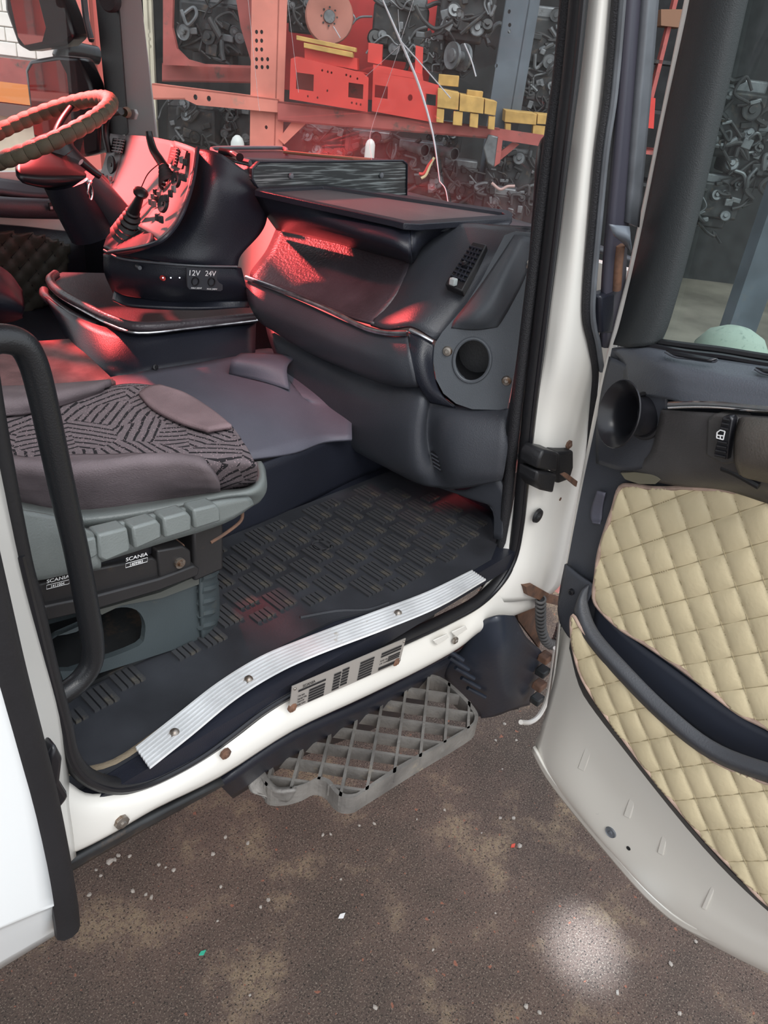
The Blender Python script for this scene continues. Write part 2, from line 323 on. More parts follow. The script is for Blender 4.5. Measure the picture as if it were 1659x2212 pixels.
hb('wall_back', (-3.4, 11, 10.6, 10.8, 0, 6), DARK, kind='structure')
hb('ceiling', (-3.4, 11, 7.9, 10.8, 5.2, 5.3), DARK, kind='structure')
hb('wall_right', (10.8, 11, 6.5, 10.8, 0, 6), DARK, kind='structure')
hb('wall_left', (-3.5, -3.4, 9.0, 10.8, 0, 6), DARK, kind='structure')
# white block wall far left: blocks are parts
wallt = thing('block_wall', 'sunlit white block wall seen beyond the mirrors through the driver window', 'wall', tuple(RT*-4.5+HD*9))
hb('mortar', (-8, -3.36, 9.03, 9.25, 0, 4.5), MORTAR, wallt)
bm_ = None
for row in range(8):
    for kx in range(8):
        u = -4.95+kx*.2+(.1 if row % 2 else 0); z = 1.72+row*.13
        if bm_ is None:
            o = hb('block', (u, u+.19, 9.0, 9.04, z, z+.12), BRICKM, wallt, bevel=.006); bm_ = o; u0, z0 = u, z
        else:
            c = bm_.copy(); COL.objects.link(c); c.location = bm_.location+RT*(u-u0)+Vector((0, 0, z-z0))
hb('render_band', (-8, -3.36, 8.95, 9.0, 0, 1.16), CONC, wallt)
hb('ledge', (-8, -3.36, 8.85, 9.03, 1.16, 1.28), mat('ledge_grey', (.12, .11, .10), .8), wallt)
bd = thing('painted_rail', 'red rail with an orange lower band running along the white block wall', 'rail', tuple(RT*-4.5+HD*8.9))
hb('upper_band', (-8, -3.36, 8.88, 8.95, 1.48, 1.70), RKD, bd); hb('lower_band', (-8, -3.36, 8.88, 8.95, 1.29, 1.48), BAND_O, bd)
for (px, wd_, lb) in ((170, .26, 'wide pale red upright post between mirror and pillar'), (215, .12, 'narrow pale red upright post just left of the far windshield pillar')):
    w8 = 8.4 if px < 200 else 8.7; p = PH(px, 100, w8); u = p.dot(RT); t = thing('red_post', lb, 'post', (p.x, p.y, 0)); hb('upright', (u-wd_/2, u+wd_/2, w8, w8+.1, 0, 4), PINKM, t)
    hb('foot_plate', (u-wd_/2-.05, u+wd_/2+.05, w8-.05, w8+.15, 0, .02), PINKM, t)
rb = thing('red_lorry_body', 'red slatted lorry body standing behind the cab, seen in the side mirrors', 'lorry body', (-4, 3.1, 1.0))
obj('side_panel', boxme((-4.4, 3.6, 2.2), (6.8, .9, 2.8)), RKR, rb)
for i in range(12): obj('slat', boxme((-1.3-i*.55, 3.12, 2.2), (.08, .06, 2.4)), RKD, rb)
for i in range(7): obj('slat', boxme((-.98, 3.2+i*.13, 2.2), (.05, .04, 2.7)), RKD, rb)
for i in range(9): obj('slat', boxme((-.94, 3.6, 1.0+i*.3), (.04, .9, .05)), PINKM, rb)
obj('chassis', boxme((-4.4, 2.6, .8), (6.8, .8, .3)), EDK, rb)
# ---------------------------------------------------------------- steel rack in front of the truck
W0 = 7.0
def ph(l, w): return [PH(x, y, w) for x, y in l]
def holes(l, w, r=.013, n=8):
    out = []
    for x, y in l:
        c = PH(x, y, w); out.append([c+RT*r*math.cos(2*math.pi*i/n)+Vector((0, 0, r*1.2*math.sin(2*math.pi*i/n))) for i in range(n)])
    return out
def post(px0, px1, w, m, lb, hl, flange=.06):
    a = PH(px0, 200, w).dot(RT); b = PH(px1, 200, w).dot(RT); t = thing('rack_post', lb, 'rack post', tuple(RT*(a+b)/2+HD*w))
    pt = [RT*a+HD*w, RT*b+HD*w, RT*b+HD*w+Vector((0, 0, 4)), RT*a+HD*w+Vector((0, 0, 4))]
    prism('front_web', pt, HD*.012, m, t, holes=holes(hl, w)); hb('side_flange', (b-.012, b, w, w+.14, 0, 4), m, t)
    hb('outer_flange', (b, b+flange, w-.0, w+.012, 0, 4), m, t); hb('foot_plate', (a-.04, b+.04, w-.04, w+.18, 0, .012), m, t); return t
post(541, 598, W0, RKP, 'tall faded red drilled rack post, the nearest, left of the flywheel', [(x, y) for y in (69, 88, 107) for x in (554, 565)]+[(x, y) for y in (128, 145) for x in (554, 566, 578)]+[(575, 275)])
post(1062, 1112, W0+.5, RKS, 'tall slate blue rack post right of the yellow pallet', [(1100, 25), (1101, 54), (1100, 68), (1072, 142), (1040, 430)], .08)
post(318, 328, W0+.7, CONC, 'thin cream drilled post beside the far windshield pillar', [(322, 68), (323, 84), (324, 100)], .03)
# beams
def beam(name, q, w, m, lb, hl=(), dep=.10, cat='rack beam'):
    t = thing(name, lb, cat, tuple(PH(*q[0], w)))
    pts = ph(q, w); prism('web', pts, HD*.012, m, t, holes=holes(hl, w, .018))
    for s, a, b_ in ((-1, 0, 1), (1, -1, -2)):
        A_, B_ = pts[a], pts[b_]; prism('flange', [A_, B_, B_+HD*dep, A_+HD*dep], (0, 0, .012*s), m, t)
    return t
beam('rack_beam', [(328, 180), (600, 214), (600, 243), (425, 227), (400, 215), (328, 215)], W0-.05, RKP, 'pale pink rack beam left of the nearest red post', [(422, 210), (451, 213)])
beam('rack_beam', [(600, 219), (1080, 278), (1205, 296), (1205, 322), (1080, 302), (600, 262)], W0-.06, RKD, 'long dull red rack beam carrying the red brackets and yellow pallets')
beam('cross_rail', [(350, 136), (545, 143), (545, 180), (350, 176)], W0+.5, RKD, 'dull red rail behind and above the pale pink beam')
for q, lb in (([(640, 250), (672, 256), (614, 312), (602, 300)], 'short faded red diagonal brace under the beam beside the nearest post'),
              ([(1108, 308), (1122, 312), (1082, 345), (1072, 335)], 'thin dull red diagonal brace right of the curved bracket')):
    prism('rack_brace', ph(q, W0-.02), HD*.05, RKD if q[0][0] > 900 else RKP, None, label=lb, category='brace')
t = thing('curved_bracket', 'shiny curved steel bracket hanging under the right end of the red beam', 'bracket', tuple(PH(1065, 320, W0)))
prism('plate', ph([(1055, 290), (1078, 296), (1076, 350), (1066, 362), (1052, 352), (1044, 320)], W0-.08), HD*.04, EGR, t, bevel=.01)
prism('rib', ph([(1076, 296), (1086, 300), (1080, 352), (1068, 360)], W0-.09), HD*.12, RKD, t)
# red brackets, boxes, pallets on the beam
def sq(x0, y0, x1, y1, w, sk=.14): return ph([(x0, y0), (x1, y0+(x1-x0)*sk), (x1-1, y1+(x1-x0)*sk), (x0-1, y1)], w)
t = thing('red_bracket', 'bright red drilled bracket plate with two square openings, left one on the beam', 'bracket', tuple(PH(710, 220, 6.85)))
prism('plate', ph([(628, 127), (785, 158), (796, 168), (794, 242), (625, 214)], 6.85), HD*.02, RKR, t, holes=[sq(640, 156, 678, 192, 6.85), sq(753, 178, 785, 210, 6.85)]+holes([(696, 152), (708, 155), (716, 157), (748, 162), (757, 165), (772, 170), (707, 196), (665, 208), (686, 211), (760, 222), (770, 224), (779, 226)], 6.85, .008, 6))
prism('top_flange', ph([(628, 127), (785, 158), (794, 160), (640, 122)], 6.85), HD*.25, RKR, t); prism('back_web', ph([(640, 130), (785, 160), (785, 236), (640, 212)], 7.1), HD*.01, RKD, t)
prism('mounting_box', ph([(658, 104), (771, 126), (772, 151), (658, 130)], 6.9), HD*.18, RKR, None, label='plain bright red box section lying on the left bracket', category='bracket')
t = thing('red_bracket', 'scuffed red drilled bracket plate behind the yellow pallet', 'bracket', tuple(PH(880, 240, 6.9)))
prism('plate', ph([(806, 155), (900, 170), (948, 184), (945, 266), (803, 240)], 6.9), HD*.02, RKR, t, holes=[sq(810, 183, 838, 210, 6.9), sq(920, 202, 942, 226, 6.9)]+holes([(886, 211)], 6.9, .02))
prism('top_rail', ph([(806, 139), (912, 160), (914, 174), (806, 155)], 6.9), HD*.14, RKR, t)
for q, lb in (([(796, 92), (826, 96), (824, 140), (794, 134)], 'short bright red box upright standing on the bracket, left of the two'), ([(898, 98), (914, 102), (912, 160), (896, 156)], 'short bright red box upright standing on the bracket, right of the two')):
    prism('box_upright', ph(q, 6.95), HD*.1, RKR, None, label=lb, category='bracket')
for q, lb in (([(640, 76), (768, 103), (768, 113), (640, 86)], 'upper of two yellow planks on the red box'), ([(656, 92), (762, 113), (762, 125), (656, 103)], 'lower of two yellow planks on the red box')):
    prism('yellow_plank', ph(q, 6.84), HD*.12, WOODY, None, bevel=.004, label=lb, category='plank')
def pallet(lb, boards, blocks, w):
    t = thing('wooden_pallet', lb, 'pallet', tuple(PH(*blocks[0][3], w)))
    for q in boards: prism('deck_board', ph(q, w), HD*.35, WOODY, t, bevel=.004)
    for q in blocks: prism('pallet_block', ph(q, w+.01), HD*.1, WOODY, t, bevel=.004)
pallet('yellow wooden pallet standing on the beam left of the slate blue post', [[(946, 190), (992, 200), (990, 238), (944, 232)], [(994, 203), (1046, 212), (1044, 246), (992, 240)], [(1048, 214), (1074, 220), (1070, 250), (1046, 246)]], [[(944, 234), (960, 236), (958, 266), (942, 264)], [(980, 240), (1000, 242), (998, 272), (978, 270)], [(1016, 244), (1034, 246), (1032, 277), (1014, 274)], [(1056, 250), (1070, 252), (1068, 281), (1054, 279)]], 6.8)
for q, lb in (([(948, 160), (992, 164), (990, 188), (946, 184)], 'yellow wood block stacked highest on the pallet left end'), ([(1010, 194), (1044, 198), (1042, 212), (1008, 208)], 'flat yellow wood block lying on the pallet middle')):
    prism('wood_block', ph(q, 6.9), HD*.15, WOODY, None, bevel=.004, label=lb, category='wood block')
pallet('dull yellow pallet seen right of the slate blue post', [[(1092, 238), (1160, 246), (1158, 270), (1090, 264)], [(1162, 246), (1200, 250), (1198, 270), (1160, 268)]], [[(1092, 266), (1104, 267), (1103, 290), (1091, 288)], [(1152, 270), (1196, 274), (1195, 298), (1150, 294)]], 7.2)
# flywheel and red veil sheet, dark red frame
t = thing('flywheel', 'large flywheel disc coloured by the red windshield veil, standing above the yellow planks', 'flywheel', tuple(PH(715, 40, 7.5)))
c = PH(712, 36, 7.5)
lathe('disc', c, -HD+RT*.25, [(.0, .0), (.03, 0), (.05, .01), (.19, .012), (.20, .0), (.20, -.04), (0, -.04)], mat('veil_tinted_disc', (.42, .17, .13), .6, var=.1), t, 32)  # red veil on the windshield is put into the disc colour
lathe('hub', c-HD*.015, -HD+RT*.25, [(.0, .012), (.045, .012), (.05, 0), (.05, -.02)], EGR, t, 20)
for i in range(8):
    a = i*math.pi/4; q = c-HD*.02+RT*.065*math.cos(a)+Vector((0, 0, .065*math.sin(a))); lathe('bolt', q, -HD, [(0, .01), (.008, .01), (.008, 0)], EDK, t, 8)
hb('red_veil_sheet', (PH(615, 0, 8.2).dot(RT), PH(946, 0, 8.2).dot(RT), 8.2, 8.23, 1.75, 3.4), mat('red_veil_colour', (.42, .03, .03), .5, var=.15), None, label='deep red sheet behind the flywheel, added for the red windshield veil', category='panel')  # added sheet in place of the red reflection veil on the windshield
q = ph([(352, -60), (375, -60), (372, 60), (382, 105), (405, 128), (440, 138), (545, 142), (520, 60), (500, -60), (545, -60), (548, 148), (352, 140)], 7.4)
prism('red_cab_frame', q, HD*.05, RKD, None, label='dark red cut-out frame around the engine left of the nearest post', category='panel')
# engines and loose parts
def engine(px, py, w, s, seed, lb, m0=None):
    rd = random.Random(seed); c = PH(px, py, w); t = thing('engine', lb, 'engine', tuple(c-Vector((0, 0, s*.5)))); m0 = m0 or EDK
    ro = Matrix(((RT.x, HD.x, 0), (RT.y, HD.y, 0), (0, 0, 1)))
    box('engine_block', c, (s*.9, s*.5, s*.6), m0, t, ro, bevel=s*.04); box('cylinder_head', c+Vector((0, 0, s*.36))-HD*.02, (s*.8, s*.36, s*.16), EGR, t, ro, bevel=s*.03)
    box('oil_sump', c+Vector((0, 0, -s*.38)), (s*.6, s*.36, s*.2), EDK, t, ro, bevel=s*.04)
    for i in range(4):
        u, z = rd.uniform(-.42, .42)*s, rd.uniform(-.3, .4)*s; r = rd.uniform(.06, .13)*s
        lathe('pulley', c+RT*u-HD*s*.27+Vector((0, 0, z)), -HD+RT*rd.uniform(-.4, .4)+Vector((0, 0, rd.uniform(-.2, .5))), [(0, s*.09), (r*.35, s*.09), (r*.4, s*.05), (r*.85, s*.05), (r, s*.07), (r*.9, s*.03), (r, 0), (r*.4, -s*.05)], rd.choice([EGR, EDK, EGR]), t, 16)
    for i in range(11):
        p = c+RT*rd.uniform(-.5, .5)*s-HD*s*.3+Vector((0, 0, rd.uniform(-.4, .4)*s)); pts = [p]
        for k in range(4): p = p+RT*rd.uniform(-.22, .22)*s-HD*rd.uniform(-.05, .05)*s+Vector((0, 0, rd.uniform(-.2, .2)*s)); pts.append(p)
        tube('pipe', pts, s*rd.uniform(.012, .04), rd.choice([ERB, EGR, EDK, ERB]), t, 6, 8)
    for i in range(7):
        box('casting', c+RT*rd.uniform(-.4, .4)*s-HD*s*.28+Vector((0, 0, rd.uniform(-.35, .4)*s)), (s*rd.uniform(.05, .2), s*.1, s*rd.uniform(.04, .16)), rd.choice([EDK, EGR, m0]), t, ro@Matrix.Rotation(rd.uniform(-.4, .4), 3, 'Y'), bevel=s*.012)
    return t
ENG = [(465, 62, 7.9, .62, 'dark oily engine framed by the dark red cut-out'), (655, 20, 7.9, .38, 'engine half hidden left of the flywheel'), (865, 60, 7.8, .52, 'grey engine assembly in front of the deep red sheet'),
       (925, 110, 7.7, .30, 'small engine part cluster above the right red upright'), (1010, 20, 7.6, .50, 'grey engine on top, left of the slate blue post'), (985, 120, 7.8, .34, 'dark engine with twin pulleys over the yellow pallet'),
       (1165, 90, 8.2, .60, 'dark engine right of the slate blue post, upper'), (1180, 200, 8.2, .45, 'dark engine above the dull yellow pallet'), (420, 270, 7.9, .5, 'dark engine under the pale pink beam'), (505, 268, 8.1, .4, 'dark engine close left of the nearest post under the beam'),
       (700, 310, 7.9, .42, 'dark engine just right of the diagonal brace, low'), (800, 330, 7.8, .44, 'dark engine low behind the wood-grain panel'), (905, 360, 7.4, .48, 'dark engine with wires right of the wood-grain panel'),
       (985, 390, 7.5, .42, 'dark engine low at the foot of the slate blue post, left side'), (1095, 370, 7.5, .46, 'dark engine low beyond the long shelf, right of the post'), (1085, 450, 7.2, .40, 'lowest dark engine seen over the right end of the shelf'), (1165, 400, 7.6, .44, 'dark engine low beside the black grab handle'), (960, 300, 8.0, .36, 'dark engine in the shade directly under the red beam')]
for i, (a, b_, w, s, lb) in enumerate(ENG): engine(a, b_, w, s, 50+i, lb)
for (px, py, lb) in ((918, 325, 'grey turbo outlet pipe, left of two, under the red beam'), (982, 333, 'grey turbo outlet pipe, right of two, under the red beam')):
    t = thing('outlet_pipe', lb, 'pipe', tuple(PH(px, py, 7.1))); c = PH(px, py, 7.1)
    lathe('pipe_mouth', c, -HD+RT*.8, [(.042, .0), (.05, 0), (.05, -.05), (.04, -.07), (.04, -.3), (.0, -.3)], EGR, t, 20); lathe('bore', c, -HD+RT*.8, [(.0, -.03), (.043, -.03), (.043, .001)], EDK, t, 20)
for i, (x0, y0, x1, y1, m, lb) in enumerate(((905, 375, 935, 345, mat('red_wire', (.6, .06, .05), .5), 'thick red wire beside the wood-grain panel'), (910, 385, 938, 340, mat('cream_wire', (.6, .5, .3), .5), 'cream wire loop beside the wood-grain panel'), (1062, 395, 1112, 402, mat('pink_hose', (.45, .3, .28), .5), 'pale pink hose bundle in front of the low engines'))):
    a, b_ = PH(x0, y0, 7.0), PH(x1, y1, 7.0); tube('cable', [a, a*.6+b_*.4-Vector((0, 0, .04)), a*.3+b_*.7-Vector((0, 0, .01)), b_], .012, m, None, label=lb, category='cable')
for (px, py, r, lb) in ((513, 308, .055, 'white rounded lamp just above the far dash edge'), (800, 312, .04, 'small white round cap above the wood-grain panel')):
    lathe('headlamp', PH(px, py, 6.6), Vector((0, 0, 1)), [(.02, -PH(px, py, 6.6).z), (.02, -.12), (r, -.1), (r*.95, 0), (r*.7, r*.6), (r*.3, r*.95), (0, r)], mat('white_lamp', (.6, .62, .6), .4), None, 20, label=lb, category='lamp')
lathe('twin_hub', PH(992, 122, 7.4), -HD*.6-RT*.8, [(0, .09), (.05, .09), (.055, .075), (.1, .085), (.1, .06), (.04, .055), (.04, -.03), (.1, -.035), (.1, -.06), (0, -.06)], EGR, None, 24, label='pale grey double wheel hub hanging above the pallet', category='hub')
# far things seen right of the cab
t = thing('shelf_rack', 'dark storage shelf with cartons between cab pillar and open door', 'shelf', tuple(PH(1430, 300, 8.5)))
for y in (130, 240, 330, 400):
    a, b_ = PH(1385, y, 8.5).dot(RT), PH(1480, y, 8.5).dot(RT); z = PH(1430, y, 8.5).z; hb('shelf_board', (a, b_, 8.5, 9.1, z-.03, z), RKD if y == 330 else EDK, t)
hb('upright', (PH(1476, 300, 8.5).dot(RT), PH(1486, 300, 8.5).dot(RT), 8.5, 8.6, 0, 3.2), RKD, t)
hb('upright', (PH(1382, 300, 8.5).dot(RT), PH(1390, 300, 8.5).dot(RT), 8.5, 8.6, 0, 3.2), RKD, t)
prism('red_carton', ph([(1402, 210), (1416, 212), (1412, 278), (1396, 276)], 8.45), HD*.3, RKR, None, label='upright red carton on the dark shelf behind the cab pillar', category='box')
prism('brown_carton', ph([(1428, 20), (1476, 20), (1474, 60), (1428, 55)], 8.45), HD*.3, SHELFW, None, label='brown carton high on the dark shelf', category='box')
t = thing('shed_post', 'dark blue-grey shed post seen through the open door window', 'post', tuple(PH(1640, 600, 6.2))); a = PH(1612, 600, 6.2).dot(RT)
hb('shaft', (a, a+.22, 6.2, 6.4, 0, 4), RKS, t); hb('foot_plate', (a-.05, a+.27, 6.15, 6.45, 0, .02), RKS, t)
for i, (px, py, s) in enumerate(((1560, 250, .8), (1625, 330, .7), (1540, 430, .6))):
    engine(px, py, 9.3, s, 90+i, ['dark machine high in the shed seen through the door window', 'dark machine at mid height behind the door window, right', 'dark machine low at the shed back wall behind the door window'][i])
o = lathe('reflection_dome', PD(1568, 790, -.30), Vector((0, 0, 1)), [(.085, -.2), (.085, 0), (.08, .04), (.06, .07), (.03, .085), (0, .09)], GREENC, None, 24, label='pale green rounded dome standing in for a reflection in the door window', category='cover'); o.location.z = o.location.z  # made-up dome, stands in for a reflection in the door glass
# ---------------------------------------------------------------- truck cab shell
cab = thing('truck_cab', 'white truck cab body with open doorway, sill, pillars and roof', 'truck cab', (.7, 1.8, 1.0))
def bxp(name, a, b_, m, **k): return box(name, [(p+q)/2 for p, q in zip(a, b_)], [abs(q-p) for p, q in zip(a, b_)], m, cab, **k)
bxp('roof_panel', (-.7, .72, 2.75), (1.80, 3.05, 2.8), WHITE); bxp('rear_wall', (-.72, .72, 1.0), (-.68, 3.05, 2.75), GREYP)
bxp('floor_pan', (-.7, .738, 1.10), (1.5, 2.95, 1.145), DASHD); bxp('chassis_member', (-.7, 1.1, .6), (1.6, 1.4, .95), EDK); bxp('chassis_member', (-.7, 2.2, .6), (1.6, 2.5, .95), EDK)
bxp('firewall', (1.46, .85, 1.0), (1.50, 2.95, 1.42), DASHD); bxp('front_panel', (1.90, .85, .7), (1.94, 3.0, 1.70), WHITE)
# doorway: white sill, rear jamb, front jamb
patch('sill_panel', [[PY(x, y, v) for x, y in r] for r, v in (([(100, 1655), (150, 1690), (200, 1715), (300, 1695), (430, 1632), (600, 1515), (760, 1440), (900, 1380), (1000, 1330), (1060, 1290), (1130, 1235)], .742),
      ([(110, 1720), (150, 1745), (215, 1750), (330, 1715), (450, 1652), (615, 1550), (770, 1480), (900, 1420), (985, 1380), (1045, 1335), (1150, 1285)], .726), ([(122, 1835), (160, 1830), (235, 1795), (335, 1738), (470, 1668), (630, 1570), (780, 1500), (905, 1440), (990, 1395), (1050, 1350), (1170, 1300)], .722),
      ([(130, 1848), (170, 1838), (245, 1800), (340, 1745), (476, 1678), (634, 1578), (785, 1507), (908, 1447), (992, 1400), (1052, 1356), (1172, 1306)], .728))], WHITE, cab, 4, .012, 1)
patch('front_jamb', [[PY(x, y, v) for x, y, v in r] for r in ([(1258, -60, .765), (1300, -60, .725), (1330, -60, .73)], [(1256, 0, .765), (1298, 0, .725), (1326, 0, .73)], [(1218, 400, .765), (1258, 400, .725), (1290, 400, .73)],
      [(1186, 650, .765), (1235, 650, .725), (1268, 650, .725)], [(1171, 780, .765), (1222, 780, .725), (1292, 780, .72)], [(1146, 900, .765), (1205, 900, .73), (1290, 900, .715)], [(1116, 1050, .765), (1180, 1050, .72), (1262, 1050, .71)],
      [(1096, 1150, .765), (1160, 1150, .72), (1238, 1150, .705)], [(1071, 1225, .765), (1140, 1240, .71), (1215, 1255, .70)], [(1026, 1300, .765), (1110, 1300, .72), (1180, 1290, .70)])], WHITE, cab, 5, .01, 1)
patch('rear_jamb', [[PY(x, y, v) for x, y, v in r] for r in ([(-160, 700, .66), (-60, 700, .74)], [(-110, 1000, .66), (10, 1000, .745)], [(-30, 1250, .66), (60, 1250, .745)], [(20, 1400, .66), (100, 1400, .745)], [(60, 1550, .66), (140, 1550, .745)], [(92, 1700, .655), (150, 1690, .742)], [(110, 1800, .65), (160, 1790, .728)], [(132, 1880, .65), (165, 1850, .726)])], WHITE, cab, 4, .01, 1)
patch('rear_side_panel', [[PY(x, y, v) for x, y, v in r] for r in ([(-420, 500, .66), (-250, 600, .64), (-80, 700, .63)], [(-420, 1300, .64), (-180, 1320, .62), (-12, 1340, .62)], [(-420, 1900, .62), (-150, 1780, .61), (88, 1700, .62)], [(-420, 2120, .60), (-120, 2030, .60), (122, 1930, .62)], [(-420, 2150, .605), (-120, 2060, .605), (128, 1958, .625)], [(-420, 2300, .66), (-100, 2150, .65), (134, 2012, .65)])], WHITE2, cab, 5, .012, 1)
tube('panel_edge_rubber', [PY(x, y, .625) for x, y in ((-90, 1000), (-10, 1330), (22, 1460), (60, 1600), (92, 1720), (120, 1850), (140, 1960), (146, 2010))], .0125, BLK, cab, 5, 10, flat=1.3)
patch('under_sill_lip', [[PY(x, y, .745) for x, y in ((130, 1868), (300, 1775), (480, 1685))], [PY(x, y, .765) for x, y in ((134, 1885), (302, 1790), (482, 1690))]], EDK, cab, 4, .012)
patch('step_well', [[PY(x, y, .80) for x, y in ((470, 1690), (630, 1582), (790, 1510), (990, 1405), (1080, 1350))], [PY(x, y, .86) for x, y in ((500, 1720), (650, 1630), (830, 1560), (980, 1480), (1080, 1420))]], DASHD, cab, 4, .012)
prism('jamb_bracket', [PY(x, y, .635) for x, y in ((122, 1610), (138, 1640), (132, 1690), (152, 1722), (128, 1752), (104, 1755), (90, 1715), (103, 1640))], (0, .025, 0), BLKG, cab, bevel=.006, label='moulded black latch guard')
# door opening seal
SEALP = [(-70, 500), (-40, 750), (-8, 950), (41, 1200), (68, 1300), (92, 1400), (112, 1480), (134, 1560), (150, 1630), (185, 1675), (245, 1697), (310, 1688), (380, 1657), (440, 1622), (500, 1578), (560, 1532), (620, 1495), (700, 1455), (780, 1420), (870, 1380), (960, 1338), (1030, 1300), (1075, 1258), (1103, 1210), (1118, 1140), (1128, 1050), (1143, 900), (1165, 720), (1190, 520), (1214, 320), (1234, 160), (1250, 0), (1258, -90)]
tube('door_seal', [PY(x, y, .748) for x, y in SEALP], .0155, BLK, cab, 5, 12, flat=.8)
tube('seal_lip', [PY(x, y, .735) for x, y in [(x+(9 if y < 1250 and x > 900 else 3), y+(10 if y > 1250 else 0)) for x, y in SEALP[3:]]], .005, BLKG, cab, 5, 8)
tube('inner_seal', [PY(x-14, y, .775) for x, y in ((1060, 1270), (1088, 1215), (1100, 1150), (1112, 1050), (1128, 900), (1150, 720), (1175, 520), (1201, 320), (1224, 160), (1240, 0), (1250, -90))], .012, BLKT, cab, 5, 10)
tube('window_seal_strip', [PY(x, y, .79) for x, y in ((1198, 300), (1210, 200), (1222, 80), (1230, 0), (1238, -90))], .0045, mat('red_reflection_strip', (.45, .10, .08), .5), cab, 5, 8, label='thin seal strip coloured as a red reflection')  # red reflection on the seal edge put into the strip's colour
# outer pillar seals and channels
S2 = [(1338, -90), (1331, 0), (1313, 202), (1295, 325), (1281, 470), (1268, 615), (1266, 687), (1277, 741), (1286, 800), (1282, 860), (1272, 950), (1262, 1020), (1252, 1120)]
tube('outer_seal', [PY(x, y, .715) for x, y in S2], .0075, BLKT, cab, 5, 10)
tube('window_channel', [PY(x+14, y, .705) for x, y in S2[:9]], .0065, GREYSEAL, cab, 5, 8)
def strip(nm, l, r, v, m, th=.012): patch(nm, [[PY(x, y, v) for x, y in l], [PY(x, y, v) for x, y in r]], m, cab, 4, th)
strip('pillar_trim', [(1358, -90), (1352, 0), (1338, 200), (1322, 400), (1305, 600), (1300, 750)], [(1396, -90), (1390, 0), (1374, 200), (1352, 480), (1345, 620), (1330, 750)], .70, PURP)
strip('outer_channel', [(1396, -90), (1390, 0), (1374, 200), (1352, 480)], [(1422, -90), (1416, 0), (1400, 200), (1375, 490)], .69, GREYSEAL)
patch('mirror_clip', [[PY(1316, 484, .67), PY(1358, 490, .66)], [PY(1325, 506, .67), PY(1362, 518, .65)], [PY(1345, 520, .68), PY(1364, 545, .68)]], mat('blue_grey_clip', (.16, .18, .21), .35), cab, 4, .004)
prism('hinge_cover', [PY(x, y, .69) for x, y in ((1298, 640), (1330, 630), (1326, 720), (1300, 722))], (0, .03, 0), DASHD, cab, bevel=.006)
tube('hinge_post', [PY(x, y, .69) for x, y in ((1340, 530), (1335, 575), (1332, 625))], .009, RUST, cab, 4, 10)
# hinge stopper block, grommets, bolts
prism('check_block', [PY(x, y, .69) for x, y in ((1176, 972), (1206, 978), (1204, 1020), (1162, 1013), (1166, 990))], (0, .05, 0), BLK, cab, bevel=.006)
prism('check_block', [PY(x, y, .69) for x, y in ((1163, 1018), (1204, 1024), (1196, 1066), (1170, 1060), (1158, 1042))], (0, .05, 0), BLK, cab, bevel=.006)
prism('check_block', [PY(x, y, .70) for x, y in ((1206, 978), (1240, 974), (1240, 1010), (1232, 1036), (1206, 1046))], (0, .05, 0), BLK, cab, bevel=.006)
prism('check_strap', [PY(x, y, .67) for x, y in ((1214, 1026), (1224, 1022), (1248, 1040), (1245, 1052))], (0, .006, 0), RUST, cab)
def bolt(px, py, y, r=.008, m=BOLT, par=cab, ax=(0, -1, 0), name='bolt', P=None):
    c = P or PY(px, py, y); return lathe(name, c, ax, [(0, r*.7), (r*.5, r*.7), (r*.62, r*.35), (r*1.25, r*.2), (r*1.25, -r*.5)], m, par, 8)
lathe('grommet', PY(1163, 1115, .715), (0, -1, 0), [(0, .003), (.010, .003), (.016, .002), (.018, -.004)], BLK, cab, 20); bolt(1163, 1115, .712, .006, EDK)
for x, y, r, m in ((1229, 961, .009, RUST), (1206, 1076, .009, RUST), (1222, 1099, .009, BLK), (984, 1384, .007, BOLT), (856, 1430, .0075, RUST), (632, 1529, .0075, RUST), (488, 1629, .008, RUST), (264, 1777, .009, BOLT)): bolt(x, y, .718, r, m)
for (x, y) in ((948, 1378), (988, 1360)):
    prism('sill_emboss', [PY(x-14, y+4, .724), PY(x+16, y-10, .724), PY(x+20, y-2, .724), PY(x-6, y+14, .724)], (0, -.003, 0), WHITE, cab, bevel=.002)
# data plate
dpp = [PY(x, y, .720) for x, y in ((630, 1482), (875, 1378), (862, 1430), (624, 1534))]
o = prism('data_plate', dpp, (0, -.002, 0), mat('plate_silver', (.45, .42, .39), .45, metal=.4), cab); 
A_, B_, C_, D_ = [Vector(p)-Vector((0, .0032, 0)) for p in dpp]
def uvp(u, v): return (A_*(1-u)+B_*u)*(1-v)+(D_*(1-u)+C_*u)*v
ms = []
for (u0, u1, rows, v0, v1) in ((.05, .27, 1, .25, .36), (.14, .27, 5, .42, .98), (.34, .40, 6, .22, .95), (.41, .47, 6, .18, .90), (.57, .70, 7, .2, .98), (.77, .97, 2, .2, .42), (.85, .97, 3, .48, .72), (.77, .97, 1, .8, .97)):
    for i in range(rows):
        a = v0+(v1-v0)*i/rows; b_ = v0+(v1-v0)*(i+.72)/rows; ms.append(raw([uvp(u0, a), uvp(u1, a), uvp(u1, b_), uvp(u0, b_)], [(0, 1, 2, 3)]))
obj('data_fields', joinme(ms), BLK, cab, kind='stuff')
uxp = (B_-A_).normalized(); uyp = (A_-D_).normalized()
for s, u, v, h in (('SCANIA', .08, .20, .006), ('Cab type', .05, .54, .004), ('Serial No.', .05, .66, .004), ('Approval', .05, .78, .004), ('Cab trim', .05, .9, .004), ('GVW  No.', .77, .56, .0035), ('LW  Comb.', .77, .68, .0035)):
    text('plate_text', s, uvp(u, v)-Vector((0, .0005, 0)), uxp, uyp, h, BLK, cab)
